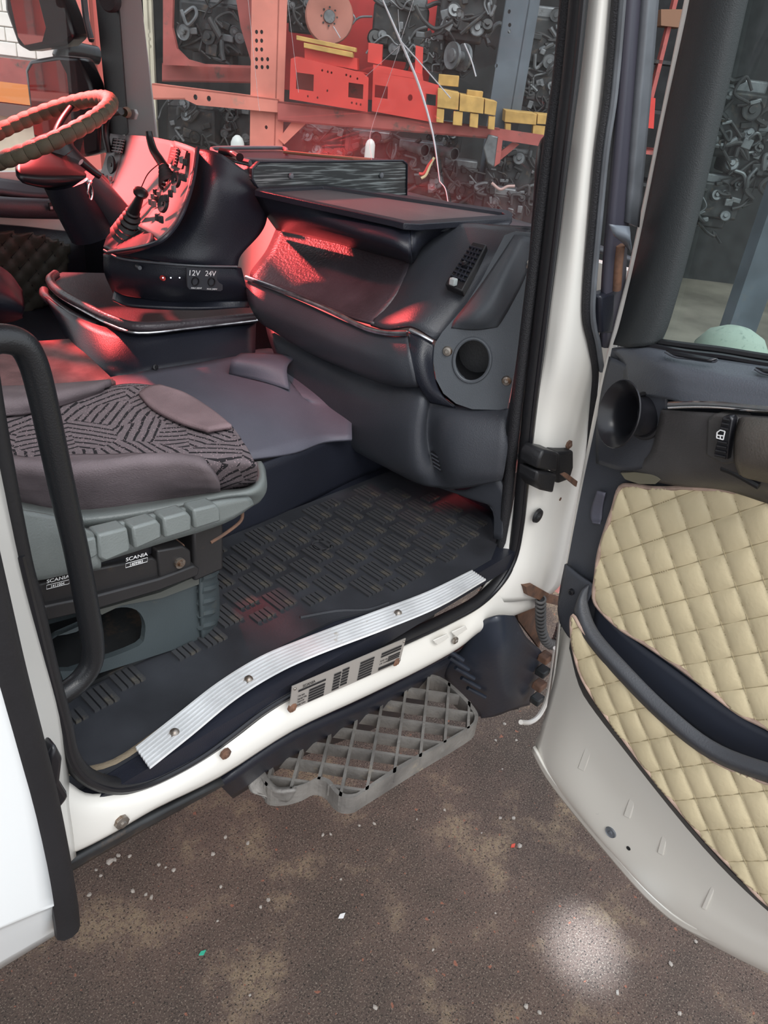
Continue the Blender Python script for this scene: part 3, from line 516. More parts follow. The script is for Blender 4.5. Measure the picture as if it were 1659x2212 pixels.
for u, v in ((.02, .12), (.02, .9), (.985, .1), (.985, .85)): lathe('rivet', uvp(u, v), (0, -1, 0), [(0, .002), (.002, .0015), (.003, 0)], BOLT, cab, 8)
# driver side: pillar, windshield
prism('far_pillar', [PX(x, y, d) for x, y, d in ((245, -70, 1.60), (296, -70, 1.64), (305, 0, 1.64), (342, 300, 1.70), (275, 300, 1.62))], (.03, .05, 0), GREYP, cab, bevel=.008, label='pale grey far windshield pillar lining')
prism('far_pillar_seal', [PX(x, y, 1.58) for x, y in ((200, -70), (250, -70), (276, 290), (236, 296))], (.04, .06, 0), BLK, cab)
prism('clip_boss', [PX(x, y, 1.615) for x, y in ((272, 235), (296, 236), (300, 246), (296, 258), (274, 258))], (-.012, 0, 0), GREYP, cab, bevel=.003)
lathe('visor_knob', PX(238, 0, 1.56), (-1, -.5, -.1), [(0, .02), (.03, .02), (.036, .01), (.036, -.01), (0, -.01)], BLKT, cab, 20)
wl = [PW(x, y) for x, y in ((295, -70), (345, 330), (560, 400), (1250, 560), (1290, -70))]
o = obj('windshield', raw(wl, [(0, 1, 2, 3, 4)]), GLW, cab, label='dusty cracked windshield glass')
def crack(pts, r, nm='crack'): tube(nm, [PW(x, y, .004) for x, y in pts], r, CRK, cab, 4, 6)
crack([(818, -20), (865, 88), (905, 185), (935, 290), (950, 392)], lambda t: .0012+.0022*math.sin(3.14*min(1, t*.9+.1))); crack([(865, 88), (920, 150), (973, 212)], .0016); crack([(1003, 94), (1018, 130), (1028, 165)], .0018); crack([(720, 57), (735, 82)], .0015)
crack([(950, 392), (962, 408), (968, 438)], .0014); crack([(865, 95), (840, 170), (800, 288), (803, 345)], .0006); crack([(900, -20), (865, 90)], .0006); crack([(619, -20), (645, 200)], .0005); crack([(534, -20), (556, 200), (561, 240)], .0006); crack([(862, 100), (790, 165)], .0005); crack([(860, 20), (864, 88)], .0006)
bxp('header_panel', (1.70, .8, 2.35), (1.78, 3.0, 2.76), WHITE)
# ---------------------------------------------------------------- grab handles
t = thing('grab_handle', 'long black grab handle on the front door pillar beside the dashboard', 'grab handle', tuple(PY(1100, 1010, .80)))
tube('bar', [PY(x, y, v) for x, y, v in ((1200, 345, .83), (1197, 318, .82), (1186, 312, .80), (1178, 345, .79), (1172, 430, .785), (1155, 620, .785), (1130, 800, .785), (1108, 930, .785), (1098, 1000, .79), (1106, 1008, .81), (1118, 1000, .84))], .0165, TUBEM, t, 6, 16)
lathe('end_fixing', PY(1118, 1000, .84), (0, 1, 0), [(.02, -.01), (.02, .02), (0, .02)], TUBEM, t, 16); lathe('end_fixing', PY(1200, 345, .83), (0, 1, 0), [(.018, -.01), (.018, .03), (0, .03)], TUBEM, t, 16)
t = thing('grab_handle', 'bent black tube grab handle at the rear door pillar in front of the seat', 'grab handle', tuple(PY(140, 1490, .78)))
tube('bar', [PY(x, y, .80) for x, y in ((-90, 760), (-30, 738), (10, 732), (48, 745), (72, 785), (90, 850), (112, 950), (140, 1080), (165, 1190), (186, 1300), (199, 1380), (198, 1430), (175, 1468), (140, 1496), (122, 1505))], .0155, TUBEM, t, 6, 18)
lathe('end_fixing', PY(118, 1508, .80), (-1, .1, -.1), [(.018, -.01), (.021, 0), (.021, .02), (0, .02)], BLKG, t, 16)
# ---------------------------------------------------------------- floor mat with raised ribs
FZ = 1.15
mt = thing('floor_mat', 'black ribbed rubber floor mat in the passenger footwell', 'floor mat', (.85, .98, 1.146))
mo = [(.27, .775), (.30, .765), (.42, .77), (.58, .79), (.72, .82), (.85, .815), (1.0, .765), (1.2, .752), (1.28, .752), (1.34, .78), (1.42, .86), (1.45, 1.0), (1.44, 1.18), (.3, 1.19)]
prism('mat_sheet', [(x, y, FZ-.004) for x, y in mo], (0, 0, .006), MATR, mt)
ribs = []
for i in range(4):
    x = (i-1.5)*.0118; ribs.append(boxme((x, 0, .002), (.0088, .058, .007)))
rm = joinme(ribs); rm.materials.append(RIB); rs = []
for i in range(4): rs.append(boxme(((i-1.5)*.0118, 0, .002), (.0088, .028, .007)))
rms = joinme(rs); rms.materials.append(RIB)
def near(x):
    xs = [.33, .36, .46, .60, .75, .86, .95, 1.0, 1.2, 1.33]; ys = [.885, .875, .885, .895, .885, .865, .82, .800, .800, .83]; return float(np.interp(x, xs, ys))
def far_(x): return float(np.interp(x, [.3, .665, .67, .70, .75, 1.26, 1.30, 1.40], [.945, .945, 1.0, 1.165, 1.165, 1.165, 1.12, 1.0]))
for i in range(19):
    x = .352+i*.0565
    for j in range(-2, 8):
        y = .80+.0255*(i % 3)+j*.0765
        a, b_ = max(y-.033, near(x)), min(y+.033, far_(x))
        if b_-a < .03: continue
        full = b_-a > .05; o = bpy.data.objects.new('rib_block', rm if full else rms); COL.objects.link(o); o.parent = mt
        o.location = Vector((x, (a+b_)/2, FZ+.0015))-ROOT[mt.name]; o.rotation_euler.z = .0
        if full: o.scale.y = (b_-a)/.066
tube('mat_ridge', [(x, y, FZ+.003) for x, y in ((.80, .86), (.87, .83), (.92, .775+.02), (.97, .783))], .003, MATR, mt, 5, 8)
tube('dirt_line', [(x, y, FZ+.003) for x, y in ((.30, .80), (.36, .775), (.45, .785))], .006, mat('sandy_dirt', (.20, .16, .11), .95, bump=.8, bscale=300), mt, 4, 8, flat=.4)
lathe('mould_ring', (1.0, 1.02, FZ+.003), (0, 0, 1), [(.022, 0), (.022, .004), (.019, .004), (.019, 0)], RIB, mt, 20)
# aluminium scuff plate
sc = thing('scuff_plate', 'ribbed aluminium scuff plate screwed along the door sill', 'scuff plate', (.75, .78, FZ))
up_ = [(292, 1615), (380, 1545), (470, 1475), (560, 1420), (650, 1382), (800, 1325), (920, 1280), (1018, 1233)]; lo_ = [(325, 1662), (415, 1590), (510, 1512), (600, 1456), (690, 1415), (830, 1362), (950, 1312), (1050, 1254)]
U = cat1([PZ(x, y, FZ+.006) for x, y in up_], 6); Lo = cat1([PZ(x, y, FZ+.006) for x, y in lo_], 6)
prof = []; nr = 7
for k in range(nr): prof += [((k+.08)/nr, 0), ((k+.25)/nr, .0035), ((k+.72)/nr, .0035), ((k+.9)/nr, 0)]
v = []; A_ = len(prof)
for a, b_ in zip(U, Lo):
    for (q, h) in prof: p = a*(1-q)+b_*q; v.append((p[0], p[1], p[2]+h))
f = [(i*A_+j, i*A_+j+1, (i+1)*A_+j+1, (i+1)*A_+j) for i in range(len(U)-1) for j in range(A_-1)]
obj('ribbed_plate', raw(v, f), ALU, sc, solid=.0025, off=-1)
for x, y in ((377, 1581), (537, 1466), (860, 1323)): lathe('screw', PZ(x, y, FZ+.010), (0, 0, 1), [(0, .005), (.004, .0045), (.0075, .001), (.0085, -.003)], BOLT, sc, 14)
# ---------------------------------------------------------------- tunnel and floor at the centre
tn = thing('engine_tunnel', 'grey-lilac vinyl engine tunnel cover between the seats', 'engine cover', (.9, 1.6, 1.15))
patch('side_wall', [[Vector((x, 1.185+(.03 if x > 1.2 else 0), z)) for x in (.3, .7, 1.0, 1.28, 1.46)] for z in (1.14, 1.22, 1.305)], DASHD, tn, 4, .01)
patch('top_cover', [[PZ(x, y, z) for x, y, z in r] for r in ([(250, 1030, 1.31), (400, 1010, 1.315), (560, 990, 1.315), (640, 977, 1.305), (700, 955, 1.30), (760, 950, 1.30)], [(250, 960, 1.36), (400, 930, 1.36), (540, 900, 1.36), (620, 850, 1.36), (680, 880, 1.33), (760, 900, 1.33)], [(250, 900, 1.375), (380, 860, 1.375), (500, 830, 1.375), (600, 800, 1.375), (650, 850, 1.35), (760, 850, 1.35)], [(180, 830, 1.38), (330, 800, 1.38), (460, 780, 1.38), (580, 755, 1.38), (650, 780, 1.38), (760, 780, 1.38)])], LILAC, tn, 5, .008)
patch('raised_hump', [[PZ(x, y, z) for x, y, z in r] for r in ([(495, 808, 1.38), (560, 822, 1.38), (625, 842, 1.37)], [(500, 780, 1.42), (565, 785, 1.42), (620, 795, 1.41)], [(520, 765, 1.42), (580, 765, 1.42), (640, 770, 1.41)])], LILAC, tn, 5, .006)
patch('carpet', [[PZ(x, y, 1.392) for x, y in r] for r in ([(-100, 860), (60, 850), (250, 828)], [(-100, 800), (60, 790), (210, 790)], [(-100, 735), (60, 740), (150, 735)])], REDP, tn, 4, .008, label='dull red-brown carpet')
for x, y in ((440, 804), (336, 793), (450, 778)): bolt(x, y, 0, .006, BLKG, tn, (0, -1, .3), P=PY(x, y, 1.60))
# ---------------------------------------------------------------- passenger seat
st = thing('passenger_seat', 'passenger seat with patterned grey cloth cushion on a grey-green plastic pan', 'seat', (.45, 1.08, 1.15))
R0 = [PZ(x, y, 1.43) for x, y in ((-120, 1055), (20, 1080), (160, 1103), (330, 1085), (470, 1064), (548, 1050))]
R1 = [PZ(x, y, 1.475) for x, y in ((-120, 1020), (20, 1040), (160, 1058), (330, 1042), (462, 1035), (556, 1030))]
R2 = [PZ(x, y, 1.52) for x, y in ((-120, 985), (20, 1003), (160, 1006), (330, 996), (450, 990), (552, 1005))]
R3_ = [PZ(x, y, 1.525) for x, y in ((-120, 940), (20, 955), (160, 950), (330, 938), (455, 935), (540, 978))]
R4 = [PZ(x, y, 1.53) for x, y in ((-120, 895), (20, 900), (160, 890), (330, 872), (445, 890), (522, 950))]
R5 = [PZ(x, y, 1.53) for x, y in ((-120, 868), (20, 862), (160, 850), (285, 828), (395, 850), (490, 912))]
R6 = [p+Vector((0, .03, -.05)) for p in R5]; R7 = [p+Vector((0, .02, -.12)) for p in R5]
patch('patterned_cushion', [R0, R1, R2, R3_, R4, R5, R6, R7], PATT, st, 6, .01, -1)
nbs = patch('near_bolster', [[PZ(x, y, z)+Vector((0, -.004, .005)) for x, y, z in r] for r in ([(-120, 1060, 1.43), (20, 1084, 1.43), (160, 1107, 1.43), (330, 1087, 1.43), (472, 1066, 1.43)], [(-120, 1030, 1.475), (20, 1050, 1.48), (160, 1062, 1.48), (330, 1044, 1.485), (470, 1043, 1.475)], [(-120, 992, 1.525), (20, 1008, 1.53), (160, 1012, 1.532), (330, 998, 1.535), (445, 1010, 1.52)], [(-120, 980, 1.52), (20, 994, 1.52), (160, 997, 1.52), (330, 990, 1.52), (425, 997, 1.515)])], FABRIC, st, 6, .012, 0)
from mathutils import noise as mnoise
for v in nbs.data.vertices:
    q = v.co; v.co.z += .006*mnoise.noise(Vector((q.x*14+q.y*20, q.y*30, q.z*30)))+.003*mnoise.noise(Vector((q.x*40-q.z*60, q.y*50, q.z*20)))
patch('far_bolster', [[PZ(x, y, z)+Vector((0, 0, .006)) for x, y, z in r] for r in ([(-120, 900, 1.53), (20, 902, 1.53), (110, 885, 1.53), (215, 850, 1.53)], [(-120, 875, 1.55), (20, 872, 1.552), (110, 862, 1.552), (225, 840, 1.54)], [(-120, 855, 1.53), (20, 852, 1.53), (110, 846, 1.53), (240, 833, 1.53)], [(-120, 850, 1.48), (20, 846, 1.48), (110, 842, 1.48), (240, 832, 1.48)])], FABRIC, st, 6, .012)
patch('front_pad', [[PZ(x, y, 1.536) for x, y in r] for r in ([(300, 852), (330, 882), (390, 912), (450, 930)], [(320, 838), (365, 862), (425, 893), (478, 925)], [(345, 834), (400, 852), (458, 888), (500, 922)])], FABRP, st, 6, .008, label='plain pinkish grey corner pad')
patch('seat_pan_rim', [[PZ(x, y, z) for x, y, z in r] for r in ([(-40, 1070, 1.435), (20, 1080, 1.435), (160, 1104, 1.435), (330, 1084, 1.435), (470, 1064, 1.435), (535, 1056, 1.435), (556, 1032, 1.435), (552, 1000, 1.435)], [(-40, 1085, 1.45), (20, 1098, 1.45), (160, 1122, 1.45), (330, 1102, 1.45), (470, 1074, 1.45), (540, 1062, 1.45), (565, 1038, 1.45), (562, 1000, 1.45)],
    [(-40, 1110, 1.42), (30, 1125, 1.42), (170, 1145, 1.42), (330, 1120, 1.42), (470, 1088, 1.42), (548, 1075, 1.42), (571, 1058, 1.42), (570, 1020, 1.42)], [(-40, 1140, 1.395), (50, 1155, 1.395), (190, 1165, 1.395), (330, 1140, 1.395), (470, 1106, 1.395), (535, 1092, 1.395), (562, 1075, 1.395), (565, 1040, 1.395)])], GREYG, st, 5, .008)
patch('seat_pan_side', [[PY(x, y, v) for x, y, v in r] for r in ([(-60, 1080, .88), (40, 1100, .87), (130, 1118, .865), (200, 1150, .865)], [(-20, 1160, .865), (60, 1165, .86), (140, 1165, .86), (205, 1180, .87)], [(10, 1240, .87), (80, 1238, .865), (150, 1225, .865), (215, 1215, .87)], [(20, 1250, .89), (85, 1246, .885), (150, 1232, .885), (215, 1222, .89)])], GREYG, st, 5, .01)
for q in (([(176, 1168), (208, 1160), (213, 1200), (180, 1218)]), ([(212, 1156), (276, 1140), (283, 1182), (280, 1192), (228, 1214), (214, 1206)]), ([(286, 1140), (340, 1124), (348, 1134), (350, 1162), (292, 1188)]), ([(353, 1120), (404, 1106), (414, 1116), (415, 1146), (357, 1164)]), ([(418, 1102), (468, 1090), (476, 1100), (478, 1126), (421, 1144)])):
    prism('switch_button', [PY(x, y, .858) for x, y in q], (0, .03, 0), GREYG, st, bevel=.004)
patch('switch_backing', [[PY(x, y, .885) for x, y in ((170, 1150), (330, 1110), (480, 1080), (540, 1075))], [PY(x, y, .888) for x, y in ((180, 1222), (330, 1175), (480, 1128), (545, 1088))]], GREYG, st, 4, .01)
# suspension frame and rails
def beamy(nm, q, y, d, m, bv=.003, **k): return prism(nm, [PY(a, b_, y) for a, b_ in q], (0, d, 0), m, st, bevel=bv, **k)
beamy('label_plate', [(80, 1240), (190, 1205), (330, 1170), (330, 1198), (215, 1240), (92, 1278)], .895, .02, BLKG)
beamy('upper_rail', [(85, 1262), (200, 1230), (330, 1205), (345, 1212), (345, 1250), (210, 1290), (95, 1315)], .885, .06, RAIL)
beamy('lower_rail', [(95, 1310), (215, 1285), (345, 1250), (420, 1222), (432, 1228), (428, 1244), (345, 1276), (215, 1315), (100, 1342)], .875, .07, RAIL)
beamy('hinge_bracket', [(340, 1190), (395, 1180), (412, 1190), (415, 1228), (345, 1248)], .88, .05, RAIL); lathe('pivot_bolt', PY(388, 1216, .878), (0, -1, 0), [(0, .006), (.004, .006), (.0045, .003), (.009, .003), (.009, -.004)], BOLT, st, 14)
beamy('rusty_pad', [(352, 1188), (400, 1176), (402, 1186), (355, 1198)], .90, .05, RUST)
box('scissor_frame', (.45, 1.08, 1.335), (.42, .28, .05), RAIL, st, bevel=.005); box('seat_riser', (.62, 1.0, 1.36), (.06, .2, .10), RAIL, st, bevel=.005)
tube('release_lever', [PY(x, y, .90) for x, y in ((524, 1100), (520, 1125), (490, 1150), (455, 1172))], .003, RUST, st, 5, 8)
for s1, s2, a, b_ in (('SCANIA', '1409983', (272, 1213), (319, 1200)), ('SCANIA', '1411004', (101, 1260), (150, 1248))):
    p = PY(*a, .874); q = PY(*b_, .874); ux = (q-p).normalized(); uy = Vector((ux.z*-1, 0, ux.x)); w = (q-p).length
    text('label_text', s1, p, ux, uy, w*.17, WHT, st, w=w); fr = [p+ux*-.00-uy*w*.10, p+ux*w-uy*w*.10, p+ux*w-uy*w*.30, p-uy*w*.30]
    tube('label_border', fr, w*.012, WHT, st, 1, 4, closed=True); text('label_text', s2, p+ux*w*.2-uy*w*.27, ux, uy, w*.12, WHT, st, w=w*.58)
# seat base moulding, with the round-cornered opening
bp = [(100, 1350), (215, 1318), (345, 1278), (430, 1240), (440, 1232), (446, 1380), (428, 1386), (330, 1418), (140, 1478), (130, 1450)]
hl = [(112, 1382), (165, 1365), (225, 1325), (262, 1312), (295, 1318), (312, 1342), (313, 1370), (300, 1395), (215, 1428), (130, 1450)]
prism('base_moulding', [PY(x, y, .93) for x, y in bp], (0, .012, 0), BASEG, st, holes=[cat1([PY(x, y, .93) for x, y in hl], 3, True)])
patch('base_front_corner', [[PY(430, 1238, .925), PY(452, 1230, .935), PY(462, 1222, .98), PY(455, 1205, 1.08)], [PY(432, 1300, .92), PY(462, 1290, .94), PY(470, 1275, .98), PY(462, 1262, 1.08)], [PY(436, 1385, .925), PY(465, 1368, .945), PY(472, 1345, .98), PY(464, 1320, 1.08)]], BASEG, st, 5, .006)
for i in range(5):
    y = 1242+i*26; tube('bellows_rib', [PY(432, y+6, .925), PY(455, y, .935), PY(464, y-8, .975)], .0085, BASEG, st, 5, 8)
prism('rail_shroud', [PY(x, y, .922) for x, y in ((210, 1318), (345, 1280), (430, 1242), (430, 1262), (350, 1292), (262, 1308), (220, 1328))], (0, .012, 0), mat('base_top_olive', (.095, .10, .09), .55), st)
box('base_back', (.42, 1.22, 1.22), (.5, .015, .14), BASEG, st); box('base_floor', (.40, 1.08, 1.158), (.48, .28, .008), EDK, st)
# ---------------------------------------------------------------- dashboard (passenger side)
da = thing('dashboard', 'dark grey passenger dashboard with glovebox lid, chrome trim and knee panel', 'dashboard', (1.35, 1.2, 1.3))
patch('glovebox_lid', [[PX(605, 478, 1.42), PX(720, 500, 1.42), PX(840, 518, 1.42), PX(900, 520, 1.42)], [PX(578, 540, 1.33), PX(700, 580, 1.33), PX(800, 615, 1.33), PX(868, 622, 1.33)], [PX(545, 585, 1.255), PX(650, 628, 1.255), PX(745, 670, 1.255), PX(815, 692, 1.255)], [PX(541, 600, 1.235), PX(645, 638, 1.235), PX(740, 680, 1.235), PX(808, 700, 1.235)]], LID, da, 6, .008, label='reddish dark leather-grained glovebox lid')
patch('upper_dash', [[PX(860, 500, 1.46), PX(950, 490, 1.46), PX(1020, 486, 1.46), PX(1065, 490, 1.45), PX(1150, 498, 1.42)], [PX(855, 560, 1.40), PX(930, 550, 1.39), PX(990, 550, 1.39), PX(1040, 560, 1.39), PX(1080, 575, 1.41)], [PX(845, 640, 1.32), PX(890, 630, 1.31), PX(945, 625, 1.32), PX(1000, 635, 1.34), PX(1035, 650, 1.37)], [PX(800, 702, 1.24), PX(838, 712, 1.235), PX(890, 706, 1.24), PX(938, 734, 1.262), PX(960, 740, 1.30)]], DASH, da, 6, .008)
patch('dash_top', [[Vector((1.38, 1.62, 1.77)), Vector((1.40, 1.2, 1.775)), PX(1010, 487, 1.47), PX(1155, 495, 1.42)], [Vector((1.85, 1.65, 1.76)), Vector((1.85, 1.3, 1.76)), Vector((1.85, 1.0, 1.75)), Vector((1.82, .8, 1.74))]], DASH, da, 5, .01)
tube('chrome_strip', [PX(x, y, d) for x, y, d in ((531, 600, 1.225), (600, 625, 1.222), (700, 665, 1.22), (770, 700, 1.22), (800, 712, 1.218), (835, 719, 1.22), (879, 720, 1.228))], .0045, CHRD, da, 5, 8, flat=1.4)
tube('chrome_strip', [PX(885, 712, 1.232), PX(910, 724, 1.24), PX(936, 738, 1.25)], .0045, CHRD, da, 4, 8)
patch('glovebox_front', [[PX(x, y, d) for x, y, d in r] for r in ([(531, 605, 1.232), (640, 648, 1.232), (770, 706, 1.23), (835, 724, 1.23), (882, 726, 1.235)], [(538, 650, 1.20), (645, 700, 1.20), (760, 750, 1.20), (840, 775, 1.20), (890, 775, 1.215)], [(560, 690, 1.22), (650, 742, 1.22), (760, 790, 1.22), (850, 822, 1.215), (902, 826, 1.225)], [(580, 705, 1.27), (660, 755, 1.27), (770, 805, 1.27), (850, 832, 1.27), (906, 834, 1.27)])], DASH, da, 6, .008)
patch('end_pod', [[PX(x, y, d) for x, y, d in r] for r in ([(884, 718, 1.235), (912, 730, 1.242), (938, 745, 1.255)], [(888, 780, 1.215), (912, 785, 1.225), (934, 795, 1.25)], [(905, 830, 1.225), (925, 838, 1.235), (948, 845, 1.26)], [(930, 868, 1.26), (950, 872, 1.27), (985, 880, 1.29)])], DASHD, da, 6, .008)
patch('knee_panel', [[PX(x, y, d) for x, y, d in r] for r in ([(572, 695, 1.29), (690, 765, 1.28), (820, 822, 1.27), (905, 830, 1.265), (950, 865, 1.28), (1000, 880, 1.30), (1105, 885, 1.33)], [(585, 740, 1.26), (695, 800, 1.255), (800, 850, 1.25), (905, 862, 1.24), (928, 890, 1.275), (985, 905, 1.27), (1100, 915, 1.31)],
    [(620, 815, 1.25), (710, 870, 1.25), (805, 900, 1.24), (895, 930, 1.23), (925, 950, 1.275), (975, 950, 1.255), (1098, 960, 1.30)], [(690, 900, 1.27), (745, 950, 1.27), (820, 990, 1.26), (895, 1010, 1.24), (940, 1010, 1.275), (985, 1015, 1.26), (1090, 1015, 1.30)], [(700, 915, 1.32), (760, 965, 1.32), (840, 1010, 1.31), (905, 1042, 1.28), (955, 1052, 1.29), (1000, 1052, 1.29), (1085, 1035, 1.31)])], DASH, da, 6, .008)
patch('lower_leg_panel', [[PX(x, y, 1.32) for x, y in ((930, 1045), (1000, 1060), (1075, 1020))], [PX(x, y, 1.325) for x, y in ((960, 1052), (1040, 1080), (1092, 1060))], [PX(x, y, 1.33) for x, y in ((1058, 1090), (1074, 1100), (1090, 1090))], [PX(x, y, 1.335) for x, y in ((1068, 1162), (1078, 1164), (1086, 1162))]], DASH, da, 5, .008)
# side cover with round duct hole
pa, pb, pc = PX(937, 745, 1.262), PX(1150, 505, 1.36), PX(1095, 885, 1.335)
cn = (pb-pa).cross(pc-pa).normalized(); cn = -cn if cn.x > 0 else cn
def PC(x, y, o=0): return PL(x, y, tuple(pa+cn*o), tuple(cn))
hc = PC(1022, 776); hx = (PC(1056, 770)-hc).length*.98
e1 = cn.cross(Vector((0, 0, 1))).normalized(); e2 = cn.cross(e1)
ring = [hc+e1*.039*math.cos(a*math.pi/12)+e2*.046*math.sin(a*math.pi/12) for a in range(24)]
cv = prism('side_cover', [PC(x, y, .012) for x, y in ((1160, 505), (1112, 500), (1090, 508), (1066, 555), (1040, 605), (1005, 660), (955, 718), (940, 742), (934, 770), (942, 820), (958, 850), (985, 872), (1020, 884), (1095, 886), (1112, 800), (1135, 650))], -cn*.02, COVER, da, holes=[[p+cn*.012 for p in ring]], label='lighter grey dash end cover')
lathe('duct_bore', hc, -cn, [(.047, -.012), (.045, .01), (.043, .07), (0, .07)], BLK, cv, 24)
o = tube('duct_rim', [p+cn*.013 for p in ring], .004, COVER, cv, 2, 8, closed=True)
patch('raised_ridge', [[PC(x, y, d) for x, y, d in q] for q in ([(1112, 508, .013), (1130, 510, .02), (1150, 514, .013)], [(1075, 565, .013), (1098, 575, .045), (1135, 592, .013)], [(1030, 630, .013), (1062, 648, .052), (1102, 660, .013)], [(985, 688, .013), (1030, 690, .045), (1085, 690, .013)], [(975, 708, .012), (1025, 712, .011), (1075, 706, .012)])], COVER, cv, 5, .004)
for x, y in ((966, 759), (1094, 823), (1077, 905), (1135, 570)): lathe('screw', PC(x, y, .014 if y != 905 else .02), cn, [(0, .002), (.004, .002), (.0045, .004), (.009, .003), (.011, -.002)], BOLT, cv, 16)
# air vent
vq = [PX(1022, 526, 1.395), PX(1053, 533, 1.40), PX(1000, 634, 1.31), PX(962, 618, 1.30)]; vn = (vq[1]-vq[0]).cross(vq[3]-vq[0]).normalized(); vn = -vn if vn.x > 0 else vn
vt = prism('air_vent', [p+vn*.007 for p in vq], -vn*.02, BLK, da, bevel=.003)
def vp(u, v): return (vq[0]*(1-u)+vq[1]*u)*(1-v)+(vq[3]*(1-u)+vq[2]*u)*v+vn*.009
for i in range(8): a = .14+i*.095; tube('vent_slat', [vp(.08, a), vp(.92, a)], .0028, DASHD, vt, 1, 6)
for u in (.3, .5, .7): tube('vent_bar', [vp(u, .12), vp(u, .84)], .002, DASHD, vt, 1, 6)
lathe('vent_knob', vp(.5, .55), vn, [(0, .012), (.006, .010), (.006, 0)], BLKG, vt, 10); box('vent_lever', vp(.45, .94)+vn*.006, (.012, .016, .016), GREYP, vt, bevel=.003)
for q in (([(668, 878), (690, 886), (702, 914), (680, 908)]), ([(930, 975), (945, 984), (953, 1020), (938, 1010)])):
    d = 1.238 if q[0][0] < 800 else 1.262; g = prism('kick_vent', [PX(x, y, d) for x, y in q], (.01, 0, 0), BLK, da)
    for k in range(4):
        s = (k+.5)/4; a = PX(q[0][0]*(1-s)+q[3][0]*s, q[0][1]*(1-s)+q[3][1]*s, d-.001); b_ = PX(q[1][0]*(1-s)+q[2][0]*s, q[1][1]*(1-s)+q[2][1]*s, d-.001); tube('vent_slat', [a, b_], .0022, DASH, g, 1, 6)
# tray shelf on the dash
tr = thing('dash_shelf', 'black plastic tray shelf screwed on top of the passenger dashboard', 'shelf', tuple(PZ(850, 450, 1.79)))
ov = [PZ(x, y, 1.80) for x, y in ((550, 412), (562, 405), (695, 399), (720, 402), (1098, 456), (1107, 463), (1106, 472), (905, 486), (872, 484), (850, 478))]
iv = [PZ(x, y, 1.80) for x, y in ((565, 411), (698, 404), (718, 406), (1085, 460), (1092, 465), (905, 478), (878, 478), (855, 473))]
prism('tray_floor', [p-Vector((0, 0, .006)) for p in iv], (0, 0, -.006), TRAY, tr)
prism('tray_rim', [p+Vector((0, 0, .002)) for p in ov], (0, 0, -.014), DASHD, tr, holes=[[p+Vector((0, 0, .002)) for p in iv]], bevel=.0015)
patch('rear_skirt', [[PZ(x, y, 1.79) for x, y in ((550, 416), (650, 440), (760, 463), (850, 482), (885, 490))], [PX(575, 462, 1.27), PX(665, 480, 1.27), (PX(765, 505, 1.27)), PX(848, 525, 1.28), PX(888, 545, 1.30)], [PX(598, 495, 1.36), PX(690, 515, 1.36), (PX(790, 540, 1.36)), PX(865, 560, 1.35), PX(890, 568, 1.35)]], DASHD, tr, 5, .006)
patch('side_skirt', [[PZ(x, y, 1.79) for x, y in ((885, 490), (940, 488), (1020, 483), (1106, 477))], [PX(888, 540, 1.31), PX(935, 512, 1.42), PX(1015, 498, 1.50), PX(1100, 484, 1.6)], [PX(890, 568, 1.36), PX(925, 522, 1.44), PX(1010, 502, 1.52), PX(1100, 487, 1.62)]], DASHD, tr, 5, .006)
wp = thing('limed_board', 'black limed-wood panel with rounded left end standing behind the shelf', 'panel', tuple(PY(700, 400, 1.58)))
ppx = [(560, 350), (870, 347), (879, 355), (878, 430), (556, 404), (545, 388), (545, 365)]
prism('board', [PY(x, y, 1.58) for x, y in ppx], (0, .012, 0), WOOD, wp)
tube('edging', [PY(x, y, 1.578) for x, y in ppx], .003, DASHD, wp, 1, 6, closed=True)
for x, y in ((629, 380), (824, 379)): lathe('rivet', PY(x, y, 1.578), (0, -1, 0), [(0, .004), (.006, .003), (.008, 0)], GREYSEAL, wp, 12)
sb = thing('back_shelf', 'low black shelf with raised rim and a metal rod beyond the wood-grain panel', 'shelf', tuple(PX(560, 340, 1.55)))
patch('shelf_base', [[PZ(x, y, 1.80) for x, y in ((470, 345), (560, 352), (720, 352), (880, 352))], [PZ(x, y, 1.80) for x, y in ((455, 325), (560, 322), (620, 330), (870, 350))]], DASHD, sb, 4, .01)
tube('shelf_rim', [PZ(x, y, 1.815) for x, y in ((540, 350), (500, 340), (470, 332), (458, 324), (470, 320), (560, 319), (612, 320), (620, 328))], .006, GREYSEAL, sb, 4, 8)
tube('rod', [PZ(x, y, 1.82) for x, y in ((612, 328), (700, 337), (800, 345))], .005, SHELFW, sb, 4, 8)
tube('hinge_tube', [PZ(x, y, 1.83) for x, y in ((475, 328), (505, 333), (518, 340))], .011, BLKG, sb, 4, 10); patch('console_joint', [[PX(500, 340, 1.45), PX(545, 352, 1.45)], [PX(515, 390, 1.40), PX(550, 400, 1.40)], [PX(560, 450, 1.36), PX(590, 440, 1.36)]], DASHD, sb, 4, .01)
